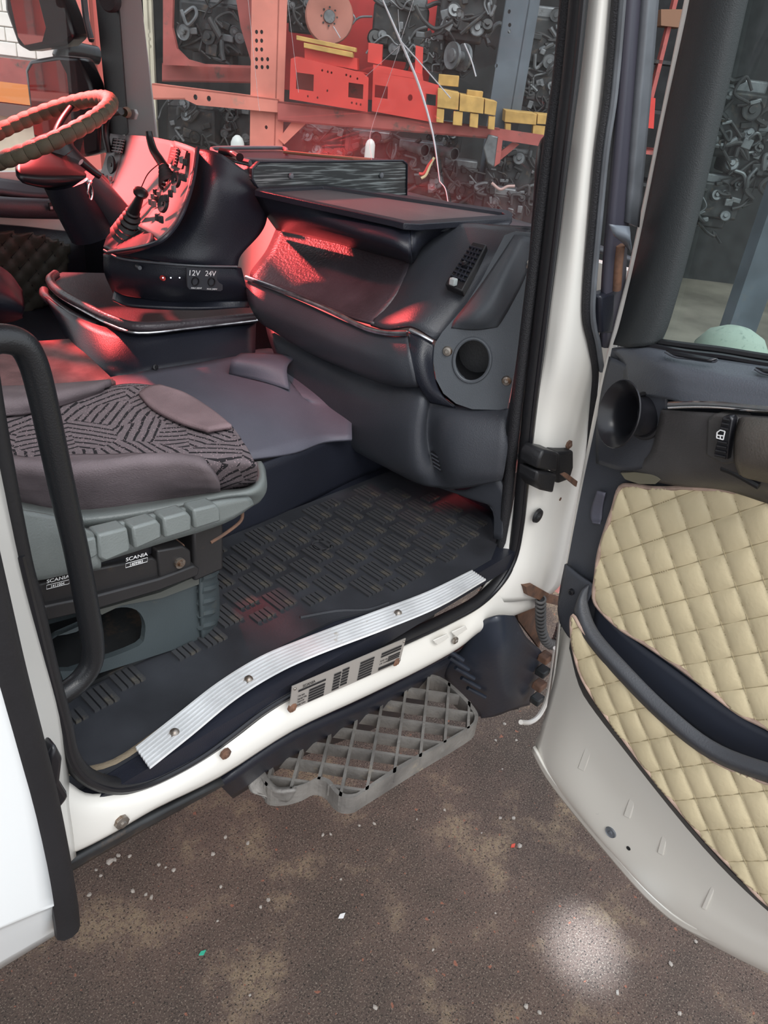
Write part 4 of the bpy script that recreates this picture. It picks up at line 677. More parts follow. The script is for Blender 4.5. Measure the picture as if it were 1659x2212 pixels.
# ---------------------------------------------------------------- centre console
cc = thing('centre_console', 'dark centre console with curved top beside the gear lever', 'console', (1.1, 1.75, 1.45))
patch('side_dome', [[PY(x, y, v) for x, y, v in r] for r in ([(424, 322, 1.70), (470, 332, 1.64), (520, 365, 1.62), (570, 400, 1.62)], [(420, 370, 1.68), (460, 385, 1.60), (515, 405, 1.59), (572, 430, 1.60)], [(400, 440, 1.68), (440, 450, 1.60), (500, 460, 1.58), (575, 470, 1.58)], [(350, 500, 1.70), (410, 510, 1.62), (470, 520, 1.59), (560, 505, 1.58)], [(285, 525, 1.74), (350, 545, 1.66), (430, 560, 1.60), (520, 550, 1.58)], [(225, 545, 1.80), (330, 562, 1.68), (420, 570, 1.61), (512, 575, 1.58)])], DASHD, cc, 6, .008)
patch('fuse_panel', [[PY(x, y, v) for x, y, v in r] for r in ([(225, 548, 1.80), (330, 565, 1.68), (420, 573, 1.61), (520, 578, 1.58)], [(228, 590, 1.80), (330, 610, 1.68), (430, 615, 1.61), (530, 615, 1.58)], [(248, 635, 1.82), (330, 650, 1.72), (430, 655, 1.66), (540, 652, 1.62)])], DASHD, cc, 6, .008)
tube('chrome_trim', [PY(x, y, v-.006) for x, y, v in ((224, 540, 1.80), (260, 558, 1.745), (330, 567, 1.68), (420, 574, 1.61), (512, 576, 1.58))], .0025, GREYSEAL, cc, 5, 8)
patch('console_foot', [[PY(x, y, v) for x, y, v in r] for r in ([(248, 630, 1.80), (290, 645, 1.75), (420, 652, 1.66), (538, 650, 1.60)], [(244, 650, 1.79), (285, 662, 1.73), (420, 668, 1.64), (538, 664, 1.60)])], DASHD, cc, 5, .008)
for x, y, r, m in ((444, 458, .004, BLK), (474, 458, .007, BLK), (490, 470, .003, BLK), (463, 478, .003, BLK), (298, 577, .005, GREYSEAL)): lathe('drill_hole', PY(x, y, 1.60 if x > 400 else 1.70)-Vector((0, .008, 0)), (-.2, -1, 0), [(0, .001), (r, .001), (r, -.02)], m, cc, 10)
for x, m in ((353, RKR), (370, CHR), (389, RKR)):
    g = lathe('toggle_switch', PY(x, 602, 1.645), (-.2, -1, 0), [(0, .004), (.004, .004), (.006, 0), (.006, -.01)], m, cc, 10); tube('toggle_lever', [PY(x, 602, 1.64), PY(x-1, 600, 1.62)], .002, CHR, g, 1, 6)
sp_ = [PY(x, y, 1.592) for x, y in ((401, 578), (473, 581), (478, 586), (479, 625), (474, 628), (407, 624), (403, 618))]
s = prism('socket_plate', sp_, (0, -.004, 0), mat('socket_plate_grey', (.045, .047, .055), .4), cc)
ux = (PY(470, 606, 1.585)-PY(408, 604, 1.585)).normalized(); uy = Vector((-ux.z, 0, ux.x)) if True else 0
if uy.z < 0: uy = -uy
for tx, x, y, h, w in (('12V', 409, 595, 0, .030), ('24V', 443, 596, 0, .031), ('MAX 300W', 413, 624, 0, .030), ('MAX 240W', 447, 626, 0, .030)):
    text('plate_text', tx, PY(x, y, 1.586), ux, uy, .0125 if 'V' in tx else .004, WHT, s, w=w)
for x, y in ((422, 608), (457, 609)): lathe('socket', PY(x, y, 1.586), (0, -1, 0), [(0, -.006), (.0085, -.006), (.009, .002), (.0105, .002), (.0105, -.008)], BLK, s, 20)
# right wing strip of instruments, centre panel, left strip (curved towards the driver)
def wg(nm, rows, m, k=5, **kw): return patch(nm, [[PX(x, y, d) for x, y, d in r] for r in rows], m, cc, k, .006, **kw)
wing = wg('switch_wing', [[(378, 305, 1.26), (400, 312, 1.20), (427, 322, 1.12)], [(372, 360, 1.20), (395, 368, 1.14), (418, 378, 1.08)], [(352, 415, 1.14), (380, 424, 1.08), (404, 432, 1.02)], [(325, 460, 1.06), (352, 472, 1.01), (382, 480, .98)], [(300, 490, .99), (325, 505, .96), (345, 520, .93)]], WING, label='switch-covered wing panel')
centre = wg('centre_panel', [[(275, 292, 1.56), (330, 297, 1.50), (380, 307, 1.36)], [(262, 350, 1.52), (320, 358, 1.44), (372, 364, 1.28)], [(245, 400, 1.46), (300, 415, 1.36), (350, 420, 1.20)], [(232, 425, 1.40), (270, 455, 1.28), (325, 465, 1.10)], [(225, 435, 1.36), (262, 480, 1.20), (300, 495, 1.02)]], WING, label='plain curved panel')
lst = wg('vent_strip', [[(240, 289, 1.57), (276, 294, 1.56)], [(232, 330, 1.55), (264, 338, 1.53)], [(220, 370, 1.52), (252, 378, 1.49)], [(205, 392, 1.49), (238, 412, 1.44)], [(190, 410, 1.46), (225, 440, 1.38)]], WING)
wg('gear_shelf', [[(225, 535, 1.0), (260, 548, .94), (320, 535, .90)], [(235, 510, 1.06), (280, 518, 1.0), (330, 520, .92)], [(260, 490, 1.10), (300, 500, 1.04), (330, 505, .95)]], DASHD)
tube('console_edge', [PX(x, y, d) for x, y, d in ((427, 320, 1.10), (419, 378, 1.06), (405, 432, 1.0), (384, 480, .96), (350, 518, .915), (300, 535, .90), (235, 545, .93))], .005, DASHD, cc, 5, 8)
def vent(l, d, n, m=BLK):
    g = prism('air_vent', [PX(x, y, dd) for (x, y), dd in zip(l, d)], (-.006, 0, 0), m, cc); q = [PX(x, y, dd-.008) for (x, y), dd in zip(l, d)]
    for i in range(n):
        s = (i+.5)/n; tube('vent_slat', [q[0]*(1-s)+q[3]*s, q[1]*(1-s)+q[2]*s], .0025, WING, g, 1, 6)
    for s in (.33, .66): tube('vent_bar', [q[0]*(1-s)+q[1]*s, q[3]*(1-s)+q[2]*s], .0018, WING, g, 1, 6)
vent([(247, 298), (270, 301), (263, 332), (241, 328)], [1.545, 1.545, 1.52, 1.53], 5); vent([(373, 317), (386, 319), (380, 358), (365, 352)], [1.23, 1.2, 1.15, 1.2], 6)
prism('radio_slot', [PX(x, y, d) for x, y, d in ((398, 322, 1.165), (408, 326, 1.14), (397, 366, 1.09), (388, 362, 1.11))], (-.008, 0, 0), BLK, cc, bevel=.002)
def dial(x, y, d, r, ax): lathe('dial', PX(x, y, d), ax, [(0, .003), (r*.2, .003), (r*.25, .0), (r, .004), (r*1.1, .002), (r*1.1, -.004)], BLK, cc, 20)
dial(240, 356, 1.50, .028, (-1, .1, .1)); dial(380, 388, 1.055, .016, (-1, .1, .2)); dial(352, 440, 1.0, .018, (-1, .1, .3))
for x, y, d in ((222, 380, 1.475), (230, 383, 1.47), (239, 386, 1.465), (335, 415, 1.13), (343, 420, 1.12), (330, 425, 1.10), (338, 430, 1.09), (325, 436, 1.08), (333, 440, 1.07), (368, 418, 1.01), (375, 408, 1.02), (360, 428, 1.0), (392, 345, 1.09), (400, 350, 1.07), (392, 382, 1.04), (398, 384, 1.03), (340, 470, .97), (348, 474, .965)):
    box('switch_button', PX(x, y, d-.004), (.006, .014, .016), WING if (x+y) % 2 else BLK, cc, bevel=.002)
# padded shelf below the console
cs = thing('console_shelf', 'dark padded-edge shelf jutting out below the centre console', 'shelf', (1.1, 1.8, 1.38))
shp = [(105, 600), (135, 588), (240, 590), (535, 648), (556, 680), (555, 688), (305, 712), (250, 695), (190, 665), (130, 630)]
prism('shelf_top', [PZ(x, y, 1.455) for x, y in shp], (0, 0, -.012), DASHD, cs)
tube('padded_rim', [PZ(x, y, 1.46) for x, y in ((120, 592), (108, 606), (130, 632), (190, 666), (240, 690), (300, 706), (420, 698), (550, 684))], .0125, LID, cs, 5, 10, flat=1)
tube('chrome_edge', [PZ(x, y, 1.452) for x, y in ((104, 614), (128, 640), (188, 676), (240, 702), (300, 719), (420, 708), (556, 692))], .0035, CHRD, cs, 5, 8)
tube('drawer_lip', [PZ(x, y, 1.42) for x, y in ((95, 628), (98, 640), (130, 665), (175, 692), (212, 706))], .013, LID, cs, 5, 10)
patch('shelf_front', [[PZ(x, y, 1.44) for x, y in ((98, 640), (150, 676), (215, 705), (300, 722), (420, 713), (552, 696))], [PZ(x, y, 1.375) for x, y in ((140, 720), (175, 780), (248, 822), (330, 808), (440, 790), (550, 770))]], DASHD, cs, 5, .008)
# gear lever and handbrake
gl = thing('gear_lever', 'black gear lever with flat knob and rubber bellows on the console', 'gear lever', tuple(PX(280, 515, 1.0)))
gx = 1.02; gp = lambda x, y: PX(x, y, gx)
lathe('knob', gp(305, 413), (gp(300, 405)-gp(275, 480)), [(0, .004), (.012, .003), (.018, -.002), (.017, -.008), (.008, -.012), (.006, -.02)], BLKG, gl, 20)
tube('shaft', [gp(305, 418), gp(296, 440), gp(285, 462)], lambda t: .008+.008*t, BLK, gl, 5, 12)
for i in range(6):
    t_ = i/5; lathe('bellows_fold', gp(287-14*t_, 458+50*t_), gp(300, 405)-gp(275, 480), [(.012+.018*t_, .006), (.018+.022*t_, 0), (.012+.018*t_, -.008)], ERB, gl, 16)
hb_ = thing('handbrake_lever', 'tall curved black lever in front of the plain console panel', 'lever', tuple(PX(365, 420, 1.12)))
tube('lever_arm', [PX(x, y, 1.16) for x, y in ((321, 284), (324, 300), (332, 325), (347, 348), (356, 362))], lambda t: .0085+.004*t, BLKG, hb_, 5, 12)
for i in range(5):
    t_ = i/4; lathe('boot_fold', PX(353+12*t_, 362+34*t_, 1.15), PX(345, 345, 1.16)-PX(365, 400, 1.14), [(.009+.012*t_, .005), (.013+.014*t_, 0), (.009+.012*t_, -.006)], ERB, hb_, 14)
tube('cable', [PX(x, y, 1.2) for x, y in ((345, 352), (320, 375), (305, 405))], .0015, BLK, hb_, 5, 6)
# ---------------------------------------------------------------- steering wheel and column
sw = thing('steering_wheel', 'steering wheel laced in perforated olive leather wrap', 'steering wheel', (1.06, 2.3, 1.7))
tl = math.radians(24); RR = .222; CW = Vector((1.05, 2.33, 1.825)); ex = Vector((math.cos(tl), 0, math.sin(tl))); ey = Vector((0, 1, -.12)).normalized(); ez = ex.cross(ey)
NW = 44; v = []
for i in range(NW):
    a0 = 2*math.pi*i/NW; a1 = 2*math.pi*(i+1)/NW; mid = (a0+a1)/2; pts = [CW+(ex*math.cos(a)+ey*math.sin(a))*RR for a in (a0, mid, a1)]
    tube('wrap_segment', pts, lambda t: .0200+.0026*math.sin(math.pi*t), OLIVE, sw, 4, 12)
tube('rim_core', [CW+(ex*math.cos(a*.13)+ey*math.sin(a*.13))*RR for a in range(48)], .012, BLK, sw, 1, 8, closed=True)
for a in (-.5, .5, 2.64, 3.64): d = ex*math.cos(a)+ey*math.sin(a); tube('spoke', [CW+d*RR, CW+d*.12-ez*.02, CW+d*.04-ez*.05], .011, BLKG, sw, 5, 10, flat=.6)
lathe('hub_pad', CW-ez*.05, ez, [(0, .03), (.05, .028), (.075, .01), (.08, -.02), (.05, -.04)], BLKG, sw, 24)
sc_ = thing('steering_column', 'black steering column shroud with ignition key under the wheel', 'steering column', (1.15, 2.3, 1.5))
tube('shroud', [CW-ez*.06, CW-ez*.14+ex*.03, CW-ez*.22+ex*.07], lambda t: .075-.01*t, BLKG, sc_, 5, 16)
patch('upper_cowl', [[PY(x, y, 2.3) for x, y in ((30, 325), (90, 308), (140, 320), (205, 372))], [PY(x, y, 2.15) for x, y in ((40, 385), (90, 392), (150, 390), (215, 385))], [PY(x, y, 2.3) for x, y in ((90, 400), (120, 405), (160, 400), (205, 395))]], BLKG, sc_, 5, .01)
tube('column_trunk', [PY(x, y, 2.2) for x, y in ((150, 385), (175, 440), (205, 500))], lambda t: .075+.0*t, DASHD, sc_, 5, 18)
tube('lower_cowl', [PY(x, y, 2.15) for x, y in ((185, 385), (225, 430), (255, 470))], lambda t: .035+.01*t, DASH, sc_, 5, 14)
g = tube('ignition_key', [PY(186, 388, 2.05), PY(192, 393, 2.05), PY(196, 390, 2.05)], .006, CHRD, sc_, 4, 8); tube('key_ring', [PY(x, y, 2.04) for x, y in ((194, 396), (200, 415), (196, 432), (190, 415))], .0022, CHR, sc_, 4, 6, closed=True)
tube('stalk', [PY(x, y, 2.1) for x, y in ((175, 350), (200, 370), (215, 380))], .009, BLKG, sc_, 4, 10)
# ---------------------------------------------------------------- driver door, its window and mirrors
dd = thing('driver_door', 'dark driver side door interior with quilted panel and armrest', 'door', (.9, 2.95, 1.0))
patch('upper_trim', [[PY(x, y, v) for x, y in ((-350, 350), (-40, 385), (60, 398), (135, 402), (260, 420))] for v, in ((2.93,),)]+[[PY(x, y+28, 2.86) for x, y in ((-350, 350), (-40, 385), (60, 398), (135, 402), (260, 420))]], DASH, dd, 4, .02)
tube('armrest', [PY(x, y, 2.82) for x, y in ((-200, 432), (0, 447), (60, 450), (132, 452))], .034, DASH, dd, 4, 14)
for x in (110, 124): box('window_switch', PY(x, 446, 2.775), (.016, .008, .03), BLKG, dd, bevel=.002)
for x in (111, 125): box('switch_symbol', PY(x, 449, 2.768), (.008, .004, .009), GREYP, dd)
patch('lower_trim', [[PY(x, y, 2.93) for x, y in ((-350, 470), (0, 485), (150, 500), (300, 510))], [PY(x, y, 2.93) for x, y in ((-350, 760), (0, 720), (150, 740), (300, 740))]], DASHD, dd, 4, .02)
bxp2 = box('door_skin', (.6, 2.97, 1.3), (2.2, .03, .64), WHITE, dd)
obj('window_glass', raw([(-.6, 2.95, 1.62), (1.6, 2.95, 1.62), (1.56, 2.95, 2.6), (-.6, 2.95, 2.6)], [(0, 1, 2, 3)]), GLS, dd, label='dusty driver window glass')
box('door_frame_top', (.5, 2.96, 2.68), (2.2, .05, .14), DASHD, dd)
def quilt(nm, P0, ea, eb, poly, nrm, m, parent, step=.005, hgt=.010, base=0, pipe=None, prad=.005, bulge=None, **kw):
    """puffed, stitched cushion: poly in (a,b) plane coordinates, ea/eb lattice vectors"""
    n = nrm; xa = Vector((0, 0, 1)).cross(n).normalized(); ya = n.cross(xa)
    f2 = lambda p: ((p-P0).dot(xa), (p-P0).dot(ya)); PP = [f2(p) for p in poly]; a = f2(P0+ea); b = f2(P0+eb); det = a[0]*b[1]-a[1]*b[0]
    xs = [p[0] for p in PP]; ys = [p[1] for p in PP]; nx = int((max(xs)-min(xs))/step)+2; ny = int((max(ys)-min(ys))/step)+2
    def inside(x, y):
        c = False; j = len(PP)-1
        for i in range(len(PP)):
            if (PP[i][1] > y) != (PP[j][1] > y) and x < (PP[j][0]-PP[i][0])*(y-PP[i][1])/(PP[j][1]-PP[i][1])+PP[i][0]: c = not c
            j = i
        return c
    V = []; idx = {}; Fc = []
    def vid(i, j):
        if (i, j) in idx: return idx[(i, j)]
        x = min(xs)+i*step; y = min(ys)+j*step; u = (x*b[1]-y*b[0])/det; w = (a[0]*y-a[1]*x)/det
        h = hgt*(max(0, abs(math.sin(math.pi*u))*abs(math.sin(math.pi*w)))**.30)+base+(bulge(x, y) if bulge else 0)
        V.append(P0+xa*x+ya*y+n*h); idx[(i, j)] = len(V)-1; return idx[(i, j)]
    for j in range(ny):
        for i in range(nx):
            if inside(min(xs)+(i+.5)*step, min(ys)+(j+.5)*step): Fc.append((vid(i, j), vid(i+1, j), vid(i+1, j+1), vid(i, j+1)))
    o = obj(nm, raw(V, Fc), m, parent, smooth='all', solid=.004, off=-1, **kw)
    sm_ = []
    for fam in (0, 1):
        for k in range(-40, 41):
            run = []
            for q in range(-900, 901):
                c_ = q*.04; u, w = (k, c_) if fam else (c_, k); x = u*a[0]+w*b[0]; y = u*a[1]+w*b[1]
                ok = min(xs) < x < max(xs) and min(ys) < y < max(ys) and inside(x, y)
                if ok: run.append(P0+xa*x+ya*y+n*(base+.0012))
                if (not ok or q == 900) and run:
                    if len(run) > 3: sm_.append(tubeme([p+n*hgt*.22 for p in run], .0011 if step < .008 else .002, 1, 4))
                    run = []
    obj('stitching', joinme(sm_), mat(nm+'_thread', (.40, .33, .20) if step < .008 else (.01, .01, .01), .8), o)
    if pipe: tube('piping', [p+n*(base+.004) for p in poly], prad, pipe, o, 4, 8, closed=True)
    return o
p0 = PY(60, 560, 2.90)
quilt('quilted_panel', p0, PY(78, 585, 2.90)-p0, PY(78, 540, 2.90)-p0, [PY(x, y, 2.90) for x, y in ((-200, 510), (0, 498), (90, 505), (150, 530), (140, 600), (120, 650), (60, 675), (-200, 700))], Vector((0, -1, 0)), QDARK, dd, .01, .012, 0)
def mirror(lb, hs, gs, y, arm=None):
    t = thing('side_mirror', lb, 'mirror', tuple(PY(*hs[0], y))); 
    mn = Vector((-.88, -.47, -.02)).normalized(); q0 = PY(*hs[0], y)
    prism('housing', [PL(a, b_, tuple(q0), tuple(mn)) for a, b_ in hs], -mn*.09, BLKG, t, bevel=.012); prism('mirror_glass', [PL(a, b_, tuple(q0+mn*.003), tuple(mn)) for a, b_ in gs], mn*.002, MIRG, t)
    if arm: tube('mount_arm', [PY(a, b_, y+.05) for a, b_ in arm], .032, BLKG, t, 4, 12)
mirror('black lower side mirror seen through the driver window', [(52, 150), (62, 130), (120, 120), (170, 125), (195, 180), (215, 260), (215, 330), (180, 340), (72, 300)], [(62, 155), (72, 138), (130, 130), (145, 160), (162, 330), (75, 290)], 3.14, [(150, 160), (135, 110), (210, 120)])
mirror('black upper side mirror at the top left through the driver window', [(5, -60), (110, -60), (150, 40), (160, 80), (140, 98), (60, 110), (38, 98), (10, 20)], [(12, -50), (72, -50), (100, 60), (92, 90), (54, 98), (40, 80)], 3.16)
t = thing('rear_view_bracket', 'slim dark wiper strip hanging at the top of the driver window', 'bracket', tuple(PY(190, 40, 3.05))); tube('strip', [PY(178, -40, 3.05), PY(186, 40, 3.05), PY(196, 82, 3.05)], .012, GREYSEAL, t, 4, 8); lathe('end_cap', PY(197, 84, 3.05), (0, 0, -1), [(.012, 0), (.008, .01), (0, .012)], BLKG, t, 10)
t = thing('driver_grab_handle', 'black grab handle loop at the far windshield pillar', 'grab handle', tuple(PX(240, 300, 1.5))); tube('bar', [PX(x, y, 1.52) for x, y in ((262, 240), (240, 246), (229, 262), (228, 290), (236, 330))], .012, TUBEM, t, 5, 12); lathe('end_boss', PX(268, 243, 1.53), (1, .6, 0), [(.014, 0), (.018, .02), (0, .02)], OLIVE, t, 12)
t = thing('upholstered_seat', 'dark edge of the driver seat at the far left', 'seat', (.7, 2.3, 1.15)); patch('cushion', [[PY(x, y, 2.3) for x, y in ((-200, 590), (-40, 575), (10, 590), (42, 630))], [PY(x, y, 2.15) for x, y in ((-200, 640), (-40, 640), (15, 650), (48, 668))], [PY(x, y, 2.2) for x, y in ((-200, 700), (-40, 695), (15, 690), (46, 680))]], DASHD, t, 5, .02); box('pedestal', (.62, 2.35, 1.27), (.4, .36, .24), BLK, t, bevel=.01)
# ---------------------------------------------------------------- passenger door (opened towards the camera side)
pd = thing('passenger_door', 'open white passenger door with grey trim and cream quilted inner panels', 'door', tuple(HG+Vector((0, 0, .4))))
def dpr(nm, l, d, th, m, parent=pd, bevel=0, **k): return prism(nm, [PD(x, y, d) for x, y in l], -DN*th, m, parent, bevel=bevel, **k)
def dpa(nm, rows, m, parent=pd, n=5, th=.006, **k): return patch(nm, [[PD(x, y, d) for x, y, d in r] for r in rows], m, parent, n, th, **k)
dpa('door_shell', [[(1235, 1290, .0), (1300, 1340, .0), (1400, 1400, 0), (1700, 1500, 0), (1900, 1560, 0)], [(1205, 1440, .0), (1270, 1500, .03), (1345, 1610, .035), (1640, 1900, .035), (1900, 2100, .035)], [(1180, 1540, .0), (1235, 1590, .03), (1330, 1720, .03), (1560, 1960, .03), (1900, 2150, .03)], [(1162, 1600, .0), (1215, 1680, .028), (1330, 1830, .026), (1500, 1970, .026), (1900, 2170, .028)], [(1156, 1615, -.004), (1205, 1700, 0.01), (1330, 1850, .01), (1490, 2000, .01), (1900, 2200, .01)], [(1160, 1630, -.03), (1208, 1712, -.03), (1332, 1862, -.03), (1492, 2012, -.03), (1900, 2215, -.03)]], DOORW, n=6, th=.006)
dpa('shell_lower_flange', [[(1154, 1612, .012), (1200, 1688, .014), (1330, 1846, .014), (1420, 1942, .014), (1500, 2000, .014), (1659, 2062, .014), (1900, 2140, .014)], [(1150, 1622, .004), (1196, 1700, .004), (1324, 1856, .004), (1414, 1954, .004), (1495, 2012, .004), (1657, 2076, .004), (1900, 2155, .004)]], DOORW, th=.008)
for q in (([(1290, 1540), (1306, 1552), (1262, 1668), (1246, 1660)]), ([(1370, 1690), (1384, 1700), (1360, 1770), (1345, 1762)]), ([(1440, 1760), (1452, 1770), (1432, 1850), (1418, 1842)]), ([(1545, 1890), (1555, 1896), (1525, 1968), (1513, 1962)])): dpr('pressed_rib', q, .036, .006, DOORW, bevel=.003)
lathe('rubber_plug', PD(1320, 1797, .030), DN, [(0, .006), (.004, .006), (.005, .003), (.012, .003), (.014, .005), (.016, 0)], GREYSEAL, pd, 24)
for x, y in ((1290, 1754), (1358, 1832)): lathe('drain_hole', PD(x, y, .0305), DN, [(0, .001), (.004, .001), (.0055, .002), (.006, 0)], EDK, pd, 12)
# white front edge and outer skin
tube('front_edge', [PD(x, y, .0) for x, y in ((1502, -60), (1489, 0), (1462, 130), (1430, 285), (1398, 440), (1360, 610), (1325, 745), (1300, 850), (1278, 960), (1255, 1080), (1232, 1210), (1214, 1300))], .0085, EDGE, pd, 4, 10)
dpr('outer_skin', [(1240, 1200), (1300, 860), (1330, 760), (1900, 850), (1900, 2100), (1500, 1960), (1170, 1600)], -.035, .01, WHITE)
dpa('shell_front_wrap', [[(1214, 1300, .0), (1200, 1440, 0), (1180, 1560, 0), (1158, 1610, 0)], [(1212, 1300, -.045), (1196, 1440, -.045), (1176, 1560, -.045), (1154, 1606, -.045)]], DOORW, th=.004)
# inner trim base (dark slate)
dpr('inner_trim', [(1226, 1215), (1240, 1140), (1262, 1030), (1290, 900), (1322, 752), (1400, 745), (1900, 830), (1900, 1900), (1700, 1700), (1560, 1610), (1440, 1530), (1330, 1440), (1275, 1400), (1240, 1385), (1214, 1345), (1206, 1300)], .018, .02, DASH)
dpa('lower_corner_cap', [[(1222, 1218, .03), (1256, 1245, .032), (1288, 1265, .032)], [(1212, 1270, .03), (1240, 1290, .036), (1270, 1300, .036)], [(1207, 1315, .03), (1226, 1340, .036), (1246, 1345, .036)], [(1212, 1345, .028), (1232, 1376, .032), (1248, 1378, .032)]], DASH, n=5, th=.008)
lathe('screw', PD(1234, 1279, .042), DN, [(0, .002), (.0035, .002), (.004, .004), (.007, .003), (.008, -.004)], BLKG, pd, 14)
dpa('finger_groove', [[(1290, 1060, .035), (1308, 1065, .035)], [(1280, 1090, .022), (1302, 1095, .022)], [(1276, 1115, .022), (1300, 1120, .022)], [(1280, 1130, .035), (1296, 1132, .035)]], LILAC, th=.004)
# window frame pillar, glass, sills
wf = dpa('window_pillar', [[(1497, -60, .01), (1540, -60, .045), (1605, -60, .045), (1628, -60, .02)], [(1494, 0, .01), (1535, 0, .045), (1585, 0, .045), (1612, 0, .02)], [(1440, 250, .01), (1485, 250, .045), (1530, 250, .045), (1556, 250, .02)], [(1385, 520, .01), (1425, 520, .045), (1470, 520, .045), (1492, 520, .02)], [(1345, 690, .01), (1375, 690, .045), (1420, 690, .045), (1445, 690, .02)], [(1328, 745, .01), (1360, 750, .045), (1402, 745, .045), (1425, 735, .02)]], mat('pillar_fabric_black', (.030, .034, .036), .65, bump=.5, bscale=500), n=5, th=.008, label='black textured window pillar')
tube('glass_channel', [PD(x, y, .014) for x, y in ((1606, -60), (1600, 0), (1545, 250), (1482, 520), (1440, 690), (1425, 735))], .006, mat('channel_green_grey', (.08, .11, .105), .4), pd, 4, 8)
tube('window_sill_seal', [PD(x, y, .022) for x, y in ((1408, 738), (1480, 748), (1560, 758), (1659, 774), (1850, 800))], .008, BLK, pd, 4, 8); tube('window_sill_seal', [PD(x, y, .040) for x, y in ((1385, 745), (1480, 762), (1560, 772), (1659, 789), (1850, 815))], .007, BLKG, pd, 4, 8)
obj('window_glass', raw([PD(x, y, .0) for x, y in ((1610, -60), (1425, 735), (1900, 810), (2000, -60))], [(0, 1, 2, 3)]), GLD, pd, label='grey tinted rain-streaked door window glass')
# upper bulge: top shoulder, face, chrome strip, armrest
SHO = mat('shoulder_plastic', (.085, .092, .108), .38, bump=.35, bscale=350)
dpa('upper_moulding', [[(1324, 755, .035), (1390, 752, .045), (1480, 768, .05), (1659, 795, .05), (1900, 830, .05)], [(1345, 782, .04), (1420, 785, .085), (1500, 805, .10), (1659, 830, .10), (1900, 865, .10)], [(1350, 815, .05), (1428, 820, .095), (1500, 845, .115), (1659, 865, .115), (1900, 890, .115)], [(1352, 850, .05), (1432, 860, .10), (1500, 872, .12), (1659, 880, .12), (1900, 905, .12)]], SHO, n=6)
dpa('speaker_face', [[(1318, 770, .03), (1360, 790, .05), (1425, 830, .09), (1440, 860, .095)], [(1300, 850, .03), (1350, 860, .055), (1410, 880, .085), (1442, 885, .09)], [(1290, 930, .03), (1345, 940, .055), (1400, 950, .07), (1440, 940, .075)], [(1290, 1000, .025), (1340, 1015, .05), (1390, 1010, .05), (1420, 985, .06)]], DASH, n=6)
dpa('arm_moulding', [[(1430, 885, .10), (1520, 890, .115), (1659, 900, .12), (1900, 915, .12)], [(1420, 930, .085), (1510, 950, .11), (1659, 960, .13), (1900, 975, .13)], [(1400, 985, .06), (1500, 1015, .085), (1659, 1040, .10), (1900, 1070, .10)], [(1340, 1020, .035), (1450, 1045, .04), (1560, 1055, .045), (1659, 1085, .045), (1900, 1150, .045)][:4]], mat('worn_brown_grey_plastic', (.066, .062, .062), .45, bump=.35, bscale=300, var=.2, vscale=6), n=6)
tube('chrome_strip', [PD(x, y, .123) for x, y in ((1444, 876), (1500, 874), (1560, 876), (1620, 882), (1680, 888), (1850, 905))], .0045, CHR, pd, 4, 8, flat=1.5)
arm = dpa('armrest', [[(1600, 905, .13), (1640, 905, .145), (1900, 930, .15)], [(1592, 940, .14), (1630, 945, .175), (1900, 970, .18)], [(1590, 990, .14), (1625, 1000, .175), (1900, 1040, .18)], [(1600, 1022, .11), (1640, 1035, .12), (1900, 1085, .12)]], mat('armrest_brown_vinyl', (.085, .073, .062), .5, bump=.5, bscale=260, var=.2, vscale=8), n=6, th=.008, label='brownish armrest pad')
sq_ = dpr('switch_housing', [(1525, 905), (1545, 893), (1590, 900), (1600, 910), (1588, 1000), (1560, 1005), (1522, 985)], .135, .05, mat('switch_housing_brown', (.05, .047, .045), .5, bump=.3, bscale=260), bevel=.008)
rk = dpr('rocker_switch', [(1560, 900), (1578, 898), (1584, 908), (1570, 995), (1540, 984)], .150, .02, BLKG, sq_, bevel=.003)
for i in range(9):
    t_ = i/8
    if 3 <= i <= 4: continue
    tube('grip_rib', [PD(1560-18*t_+2, 905+78*t_, .152), PD(1576-8*t_, 908+80*t_, .152)], .0022, BLK, sq_, 1, 6)
for a, b_ in (((1548, 945), (1549, 934)), ((1549, 934), (1556, 929)), ((1556, 929), (1566, 932)), ((1566, 932), (1562, 950)), ((1562, 950), (1548, 946)), ((1550, 940), (1564, 942)), ((1556, 941), (1556, 949))): tube('window_symbol', [PD(*a, .1525), PD(*b_, .1525)], .0011, WHT, sq_, 1, 6)
for x0, x1, y in ((1438, 1550, 758), (1632, 1760, 795)):
    v_ = dpa('defroster_slot', [[(x0, y, .078), ((x0+x1)/2, y+8, .085), (x1, y+18, .085)], [(x0+8, y+8, .086), ((x0+x1)/2, y+16, .094), (x1-15, y+22, .094)]], BLKG, n=4, th=.004)
    tube('slot_rim', [PD(a, b_, .090) for a, b_ in ((x0-2, y+2), (x0+20, y+13), ((x0+x1)/2, y+18), (x1-10, y+24), (x1, y+18))], .002, DASH, v_, 4, 6)
dpr('label_oval', [(1340, 1022), (1370, 1020), (1415, 1026), (1427, 1036), (1415, 1046), (1380, 1046), (1350, 1036)], .052, .003, mat('faded_label', (.16, .145, .10), .5), bevel=.001)
tube('pull_recess', [PD(x, y, .10) for x, y in ((1560, 1010), (1590, 1022), (1640, 1050))], .007, BLK, pd, 4, 8)
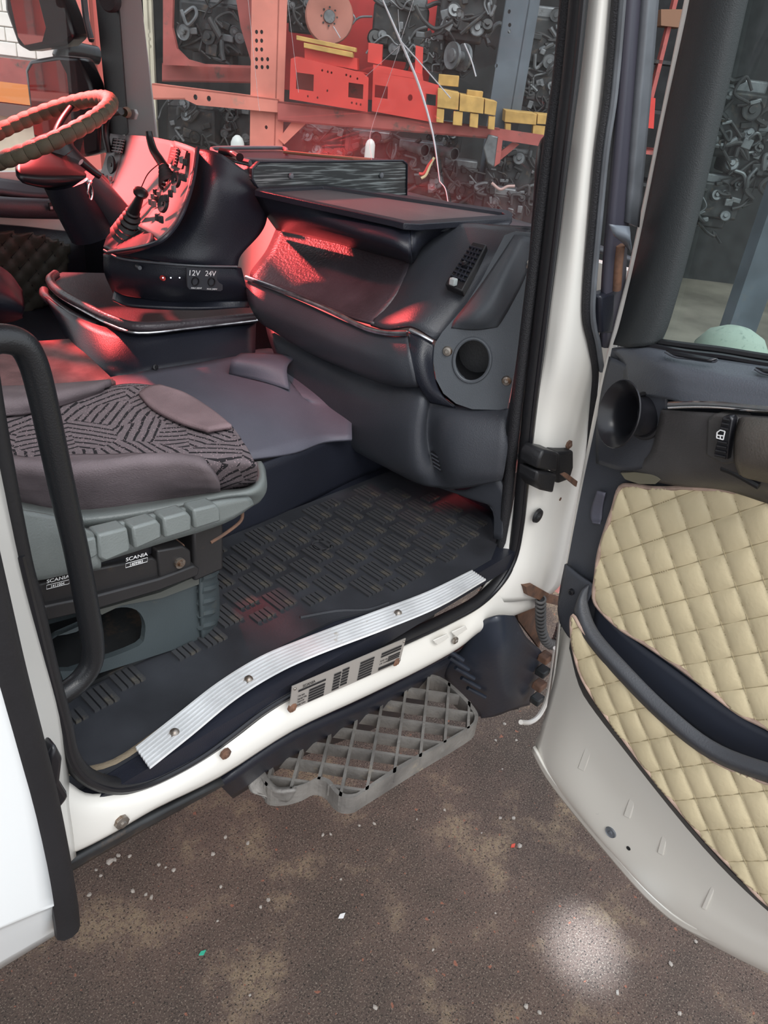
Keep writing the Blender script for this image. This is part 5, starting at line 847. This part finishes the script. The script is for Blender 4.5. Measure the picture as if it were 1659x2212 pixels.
# air duct trumpet
ax = (-DD*.30+DN*.95-Vector((0, 0, -.12))).normalized(); tcn = PD(1337, 895, .145)
x_, y_, z_ = -DD.cross(Vector((0, 0, 1))), Vector((0, 0, 1)), ax
tp = lathe('air_duct_trumpet', tcn, ax, [(.020, -.10), (.030, -.075), (.032, -.06), (.030, -.045), (.034, -.03), (.042, -.012), (.0535, 0), (.055, .001), (.0535, .003), (.040, -.008), (.031, -.028), (.027, -.05), (.020, -.08), (0, -.085)], BLKG, pd, 32, label='flared black rubber duct mouth')
tp_org = tcn-ROOT[pd.name]
for v in tp.data.vertices: v.co.z = tp_org.z+(v.co.z-tp_org.z)*1.22
tube('duct_collar', [tcn-ax*.07+(DN.cross(Vector((0, 0, 1))))*.034*math.cos(a*math.pi/8)+Vector((0, 0, .044*math.sin(a*math.pi/8))) for a in range(16)], .006, BLK, pd, 2, 8, closed=True)
# quilts
q0 = PD(1389, 1175, .03)
quilt('quilted_upper_panel', q0, PD(1412, 1240, .03)-q0, PD(1437, 1159, .03)-q0, [PD(x, y, .03) for x, y in ((1342, 1052), (1326, 1100), (1312, 1140), (1296, 1195), (1290, 1240), (1285, 1290), (1303, 1320), (1345, 1358), (1400, 1392), (1480, 1447), (1540, 1495), (1600, 1540), (1659, 1570), (1900, 1690), (1900, 1180), (1760, 1110), (1659, 1078), (1600, 1062), (1500, 1053), (1420, 1054), (1372, 1048))], DN, CREAM, pd, .004, .010, 0, PIPE, .005, label='cream diamond-quilted upper panel')
q0 = PD(1362, 1605, .085); 
quilt('quilted_pocket', q0, PD(1389, 1669, .085)-q0, PD(1403, 1597, .085)-q0, [PD(x, y, .085) for x, y in ((1240, 1328), (1236, 1360), (1243, 1410), (1258, 1460), (1290, 1515), (1345, 1590), (1420, 1688), (1520, 1806), (1600, 1890), (1670, 1960), (1900, 2130), (1900, 1760), (1720, 1705), (1659, 1690), (1560, 1650), (1500, 1610), (1440, 1552), (1370, 1480), (1310, 1412), (1262, 1362))], DN, CREAM, pd, .004, .010, 0, PIPE, .004, label='cream diamond-quilted map pocket front')
dpa('pocket_rim', [[(1272, 1262, .04), (1268, 1300, .05), (1290, 1360, .07), (1350, 1430, .08), (1440, 1520, .085), (1540, 1600, .085), (1659, 1648, .085), (1900, 1715, .085)], [(1258, 1275, .05), (1252, 1310, .07), (1272, 1370, .09), (1335, 1445, .098), (1430, 1543, .10), (1535, 1625, .10), (1659, 1672, .10), (1900, 1738, .10)], [(1248, 1300, .05), (1243, 1325, .075), (1264, 1378, .088), (1325, 1452, .092), (1424, 1553, .092), (1530, 1635, .092), (1659, 1688, .092), (1900, 1752, .092)]], mat('slate_pocket_rim', (.055, .058, .066), .45, bump=.3, bscale=300), n=5, th=.006)
dpa('pocket_well', [[(1290, 1300, .022), (1345, 1362, .022), (1450, 1440, .022), (1560, 1520, .022), (1659, 1580, .022), (1900, 1690, .022)], [(1280, 1360, .024), (1345, 1440, .026), (1440, 1530, .028), (1540, 1610, .028), (1659, 1660, .028), (1900, 1730, .028)]], mat('navy_pocket_well', (.022, .027, .042), .55), n=5, th=.006)
dpa('pocket_underside', [[(1236, 1370, .075), (1258, 1465, .075), (1345, 1595, .075), (1520, 1812, .075), (1680, 1970, .075), (1900, 2135, .075)], [(1232, 1400, .03), (1262, 1500, .03), (1350, 1620, .03), (1520, 1830, .03), (1680, 1985, .03), (1900, 2150, .03)]], BLK, n=5, th=.006)
# ---------------------------------------------------------------- below the doorway: step, mudguard, hose
fs = thing('entry_step', 'cast grey alloy grating step below the door sill', 'step', tuple(PZ(780, 1620, .74)))
so_ = [(560, 1648), (640, 1597), (760, 1530), (880, 1470), (905, 1460), (935, 1457), (965, 1470), (1000, 1500), (1026, 1530), (1033, 1552), (1010, 1575), (900, 1640), (790, 1708), (765, 1722), (740, 1722), (722, 1710), (705, 1690), (680, 1683), (655, 1695), (620, 1705), (585, 1705), (570, 1690)]
SZ = .80; SO = [PZ(x, y, SZ) for x, y in so_]
for i in range(1): 
    V = []; Fc = []; S2_ = cat1(SO, 3, True); n_ = len(S2_); cen = sum((np.array(p) for p in S2_), np.zeros(3))/n_
    for p in S2_:
        d = (cen-p); d /= np.linalg.norm(d); q = p+d*.010; V += [p, q, q-np.array([0, 0, .042]), p-np.array([0, 0, .05])]
    for a in range(n_):
        b_ = (a+1) % n_
        for k in range(4): Fc.append((a*4+k, b_*4+k, b_*4+(k+1) % 4, a*4+(k+1) % 4))
    obj('outer_frame', raw(V, Fc), STEP, fs)
l0 = PZ(863, 1590, SZ); lb_ = PZ(912, 1597, SZ)-l0; lc = PZ(857.5, 1629, SZ)-l0
poly2 = [(p[0], p[1]) for p in S2_]
def clip(o, d):
    ts = []
    for i in range(len(poly2)):
        x1, y1 = poly2[i]; x2, y2 = poly2[(i+1) % len(poly2)]; ex_, ey_ = x2-x1, y2-y1; dt = d.x*ey_-d.y*ex_
        if abs(dt) < 1e-12: continue
        t_ = ((x1-o.x)*ey_-(y1-o.y)*ex_)/dt; s_ = ((x1-o.x)*d.y-(y1-o.y)*d.x)/dt
        if 0 <= s_ < 1: ts.append(t_)
    ts.sort(); return [(ts[i], ts[i+1]) for i in range(0, len(ts)-1, 2)]
for d, s in ((lb_, lc), (lc, lb_)):
    for k in range(-9, 10):
        for (t0, t1) in clip(l0+s*k, d):
            if (t1-t0)*d.length < .02: continue
            a = l0+s*k+d*t0; b_ = l0+s*k+d*t1; zz = Vector((0, 0, .0015 if s is lc else 0)); a = a-zz; b_ = b_-zz; pr_ = Vector((0, 0, 1)).cross((b_-a).normalized())*.0032
            prism('grating_bar', [a-pr_, b_-pr_, b_+pr_, a+pr_], (0, 0, -.030), STEP, fs)
patch('end_hook', [[PZ(498, 1640, .815), PZ(530, 1628, .82), PZ(545, 1632, .81)], [PZ(520, 1655, .80), PZ(545, 1650, .80), PZ(565, 1655, .80)], [PZ(535, 1690, .785), PZ(560, 1688, .79), PZ(580, 1680, .80)], [PZ(550, 1715, .77), PZ(580, 1718, .77), PZ(600, 1705, .80)], [PZ(620, 1728, .765), PZ(630, 1722, .775), PZ(640, 1702, .80)]], STEP, fs, 5, .012)
mg = thing('mudguard_liner', 'glossy navy plastic mudguard liner between step and door hinge', 'mudguard', tuple(PY(1060, 1500, .80)))
patch('curved_liner', [[PY(x, y, v) for x, y, v in r] for r in ([(1000, 1405, .78), (1030, 1350, .74), (1075, 1330, .70), (1110, 1330, .70)], [(960, 1450, .82), (1025, 1420, .74), (1085, 1400, .68), (1135, 1375, .69)], [(985, 1490, .82), (1040, 1470, .74), (1100, 1455, .69), (1172, 1415, .70)], [(1030, 1530, .80), (1060, 1510, .74), (1110, 1500, .70), (1160, 1470, .71)], [(1040, 1550, .79), (1070, 1545, .75), (1110, 1530, .72), (1142, 1522, .72)])], NAVY, mg, 6, .006)
for i in range(5): tube('moulded_rib', [PY(958+i*13, 1418+i*22-20, .765), PY(1000+i*12, 1440+i*20-14, .735)], .0055, NAVY, mg, 3, 8)
patch('inner_shield', [[PY(x, y, .86) for x, y in ((930, 1430), (1000, 1400), (1060, 1370))], [PY(x, y, .86) for x, y in ((1000, 1545), (1050, 1545), (1120, 1530))]], DASHD, mg, 4, .006)
ch = thing('corrugated_hose', 'grey corrugated hose looping behind the door hinge', 'hose', tuple(PY(1180, 1390, .66)))
hp = cat1([PY(x, y, .70) for x, y in ((1168, 1295), (1168, 1330), (1170, 1360), (1180, 1385), (1196, 1392), (1208, 1370), (1214, 1345))], 8)
tube('hose_core', hp, .010, ERB, ch, 1, 10)
for i in range(0, len(hp)-1, 2): lathe('hose_ring', hp[i], Vector(hp[min(i+1, len(hp)-1)])-Vector(hp[i]), [(.010, -.003), (.0145, -.002), (.0145, .002), (.010, .003)], HOSE, ch, 14)
prism('rusty_bracket', [PY(x, y, .70) for x, y in ((1136, 1268), (1150, 1262), (1200, 1290), (1222, 1296), (1222, 1312), (1180, 1302), (1140, 1286))], (0, .02, 0), RUST, None, label='rusty torn bracket under the front door jamb', category='bracket')
prism('rubber_flap', [PY(x, y, .74) for x, y in ((1112, 1300), (1165, 1275), (1172, 1350), (1165, 1400), (1120, 1340))], (0, .01, 0), RUST, None, label='rusty brown inner wing plate behind the hose', category='plate')
t = thing('door_hinge_arm', 'black and rusty lower hinge links beside the door bottom', 'hinge', tuple(PY(1160, 1500, .67)))
for i, (x, y) in enumerate(((1178, 1420), (1172, 1450), (1165, 1480), (1160, 1510))): box('link', PY(x, y, .68), (.035, .03, .022), EDK if i % 2 else RUST, t, bevel=.004)
tube('cream_bar', [PY(x, y, .66) for x, y in ((1200, 1400), (1192, 1460), (1182, 1510), (1165, 1545), (1145, 1560), (1125, 1560))], .007, EDGE, t, 5, 8)
# ---------------------------------------------------------------- loose stones
sm = []
for k in range(3):
    b2 = bmesh.new(); bmesh.ops.create_icosphere(b2, subdivisions=1, radius=1)
    for v in b2.verts: v.co *= random.uniform(.7, 1.15); v.co.z *= .65
    mm = bpy.data.meshes.new('stone'); b2.to_mesh(mm); b2.free(); mm.materials.append(STONE); sm.append(mm)
STN = [(215, 1832, 9), (237, 1862, 14), (247, 1858, 10), (256, 1849, 10), (280, 1850, 8), (208, 1880, 7), (218, 1892, 8), (193, 1934, 9), (287, 1926, 10), (315, 1933, 9), (327, 1939, 9), (343, 1869, 8), (358, 1874, 6), (375, 1880, 8), (460, 1846, 10), (487, 1809, 9), (535, 1822, 8), (402, 1734, 6), (477, 1916, 8), (580, 1945, 8), (563, 1960, 8), (736, 1900, 7), (697, 1805, 9), (714, 1803, 8), (776, 1784, 8), (808, 1780, 8), (470, 1990, 6), (540, 2150, 6), (810, 2177, 9), (1080, 1768, 9), (1109, 1768, 11), (1122, 1829, 11), (1070, 1600, 8), (1020, 1570, 8), (1090, 1565, 9), (1115, 1600, 8), (1085, 1662, 6), (960, 1750, 6), (1136, 2175, 10), (1165, 2188, 9), (1448, 2083, 9), (1503, 2035, 8), (1467, 2190, 10), (1333, 2145, 9), (935, 2052, 7), (1070, 1973, 6), (1040, 1800, 5), (900, 1690+80, 6)]
for i, (x, y, s) in enumerate(STN):
    o = bpy.data.objects.new('stone', sm[i % 3]); COL.objects.link(o); p = PZ(x, y, 0); r = s*.00085; o.location = p+Vector((0, 0, r*.35)); o.scale = (r, r*random.uniform(.7, 1.1), r); o.rotation_euler.z = random.uniform(0, 6)
    setp(o, 'small grey stone lying loose on the brown yard ground', 'stone', 'loose stones on the yard')
for x, y, m, lb, r in ((437, 1170+890, mat('green_scrap', (.05, .45, .30), .5), 'tiny green plastic scrap on the ground', .006), (1108, 1828, mat('red_chip', (.6, .08, .05), .6), 'tiny red chip on the ground left of the bright patch', .006), (738, 1980, WHT, 'crumpled white scrap on the ground below the step', .007)):
    p = PZ(x, y, .004); o = prism('litter_scrap', [p+Vector((r*2, 0, 0)), p+Vector((0, r, 0)), p+Vector((-r*1.6, .3*r, 0)), p+Vector((0, -r, 0))], (0, 0, .004), m, None, label=lb, category='litter')
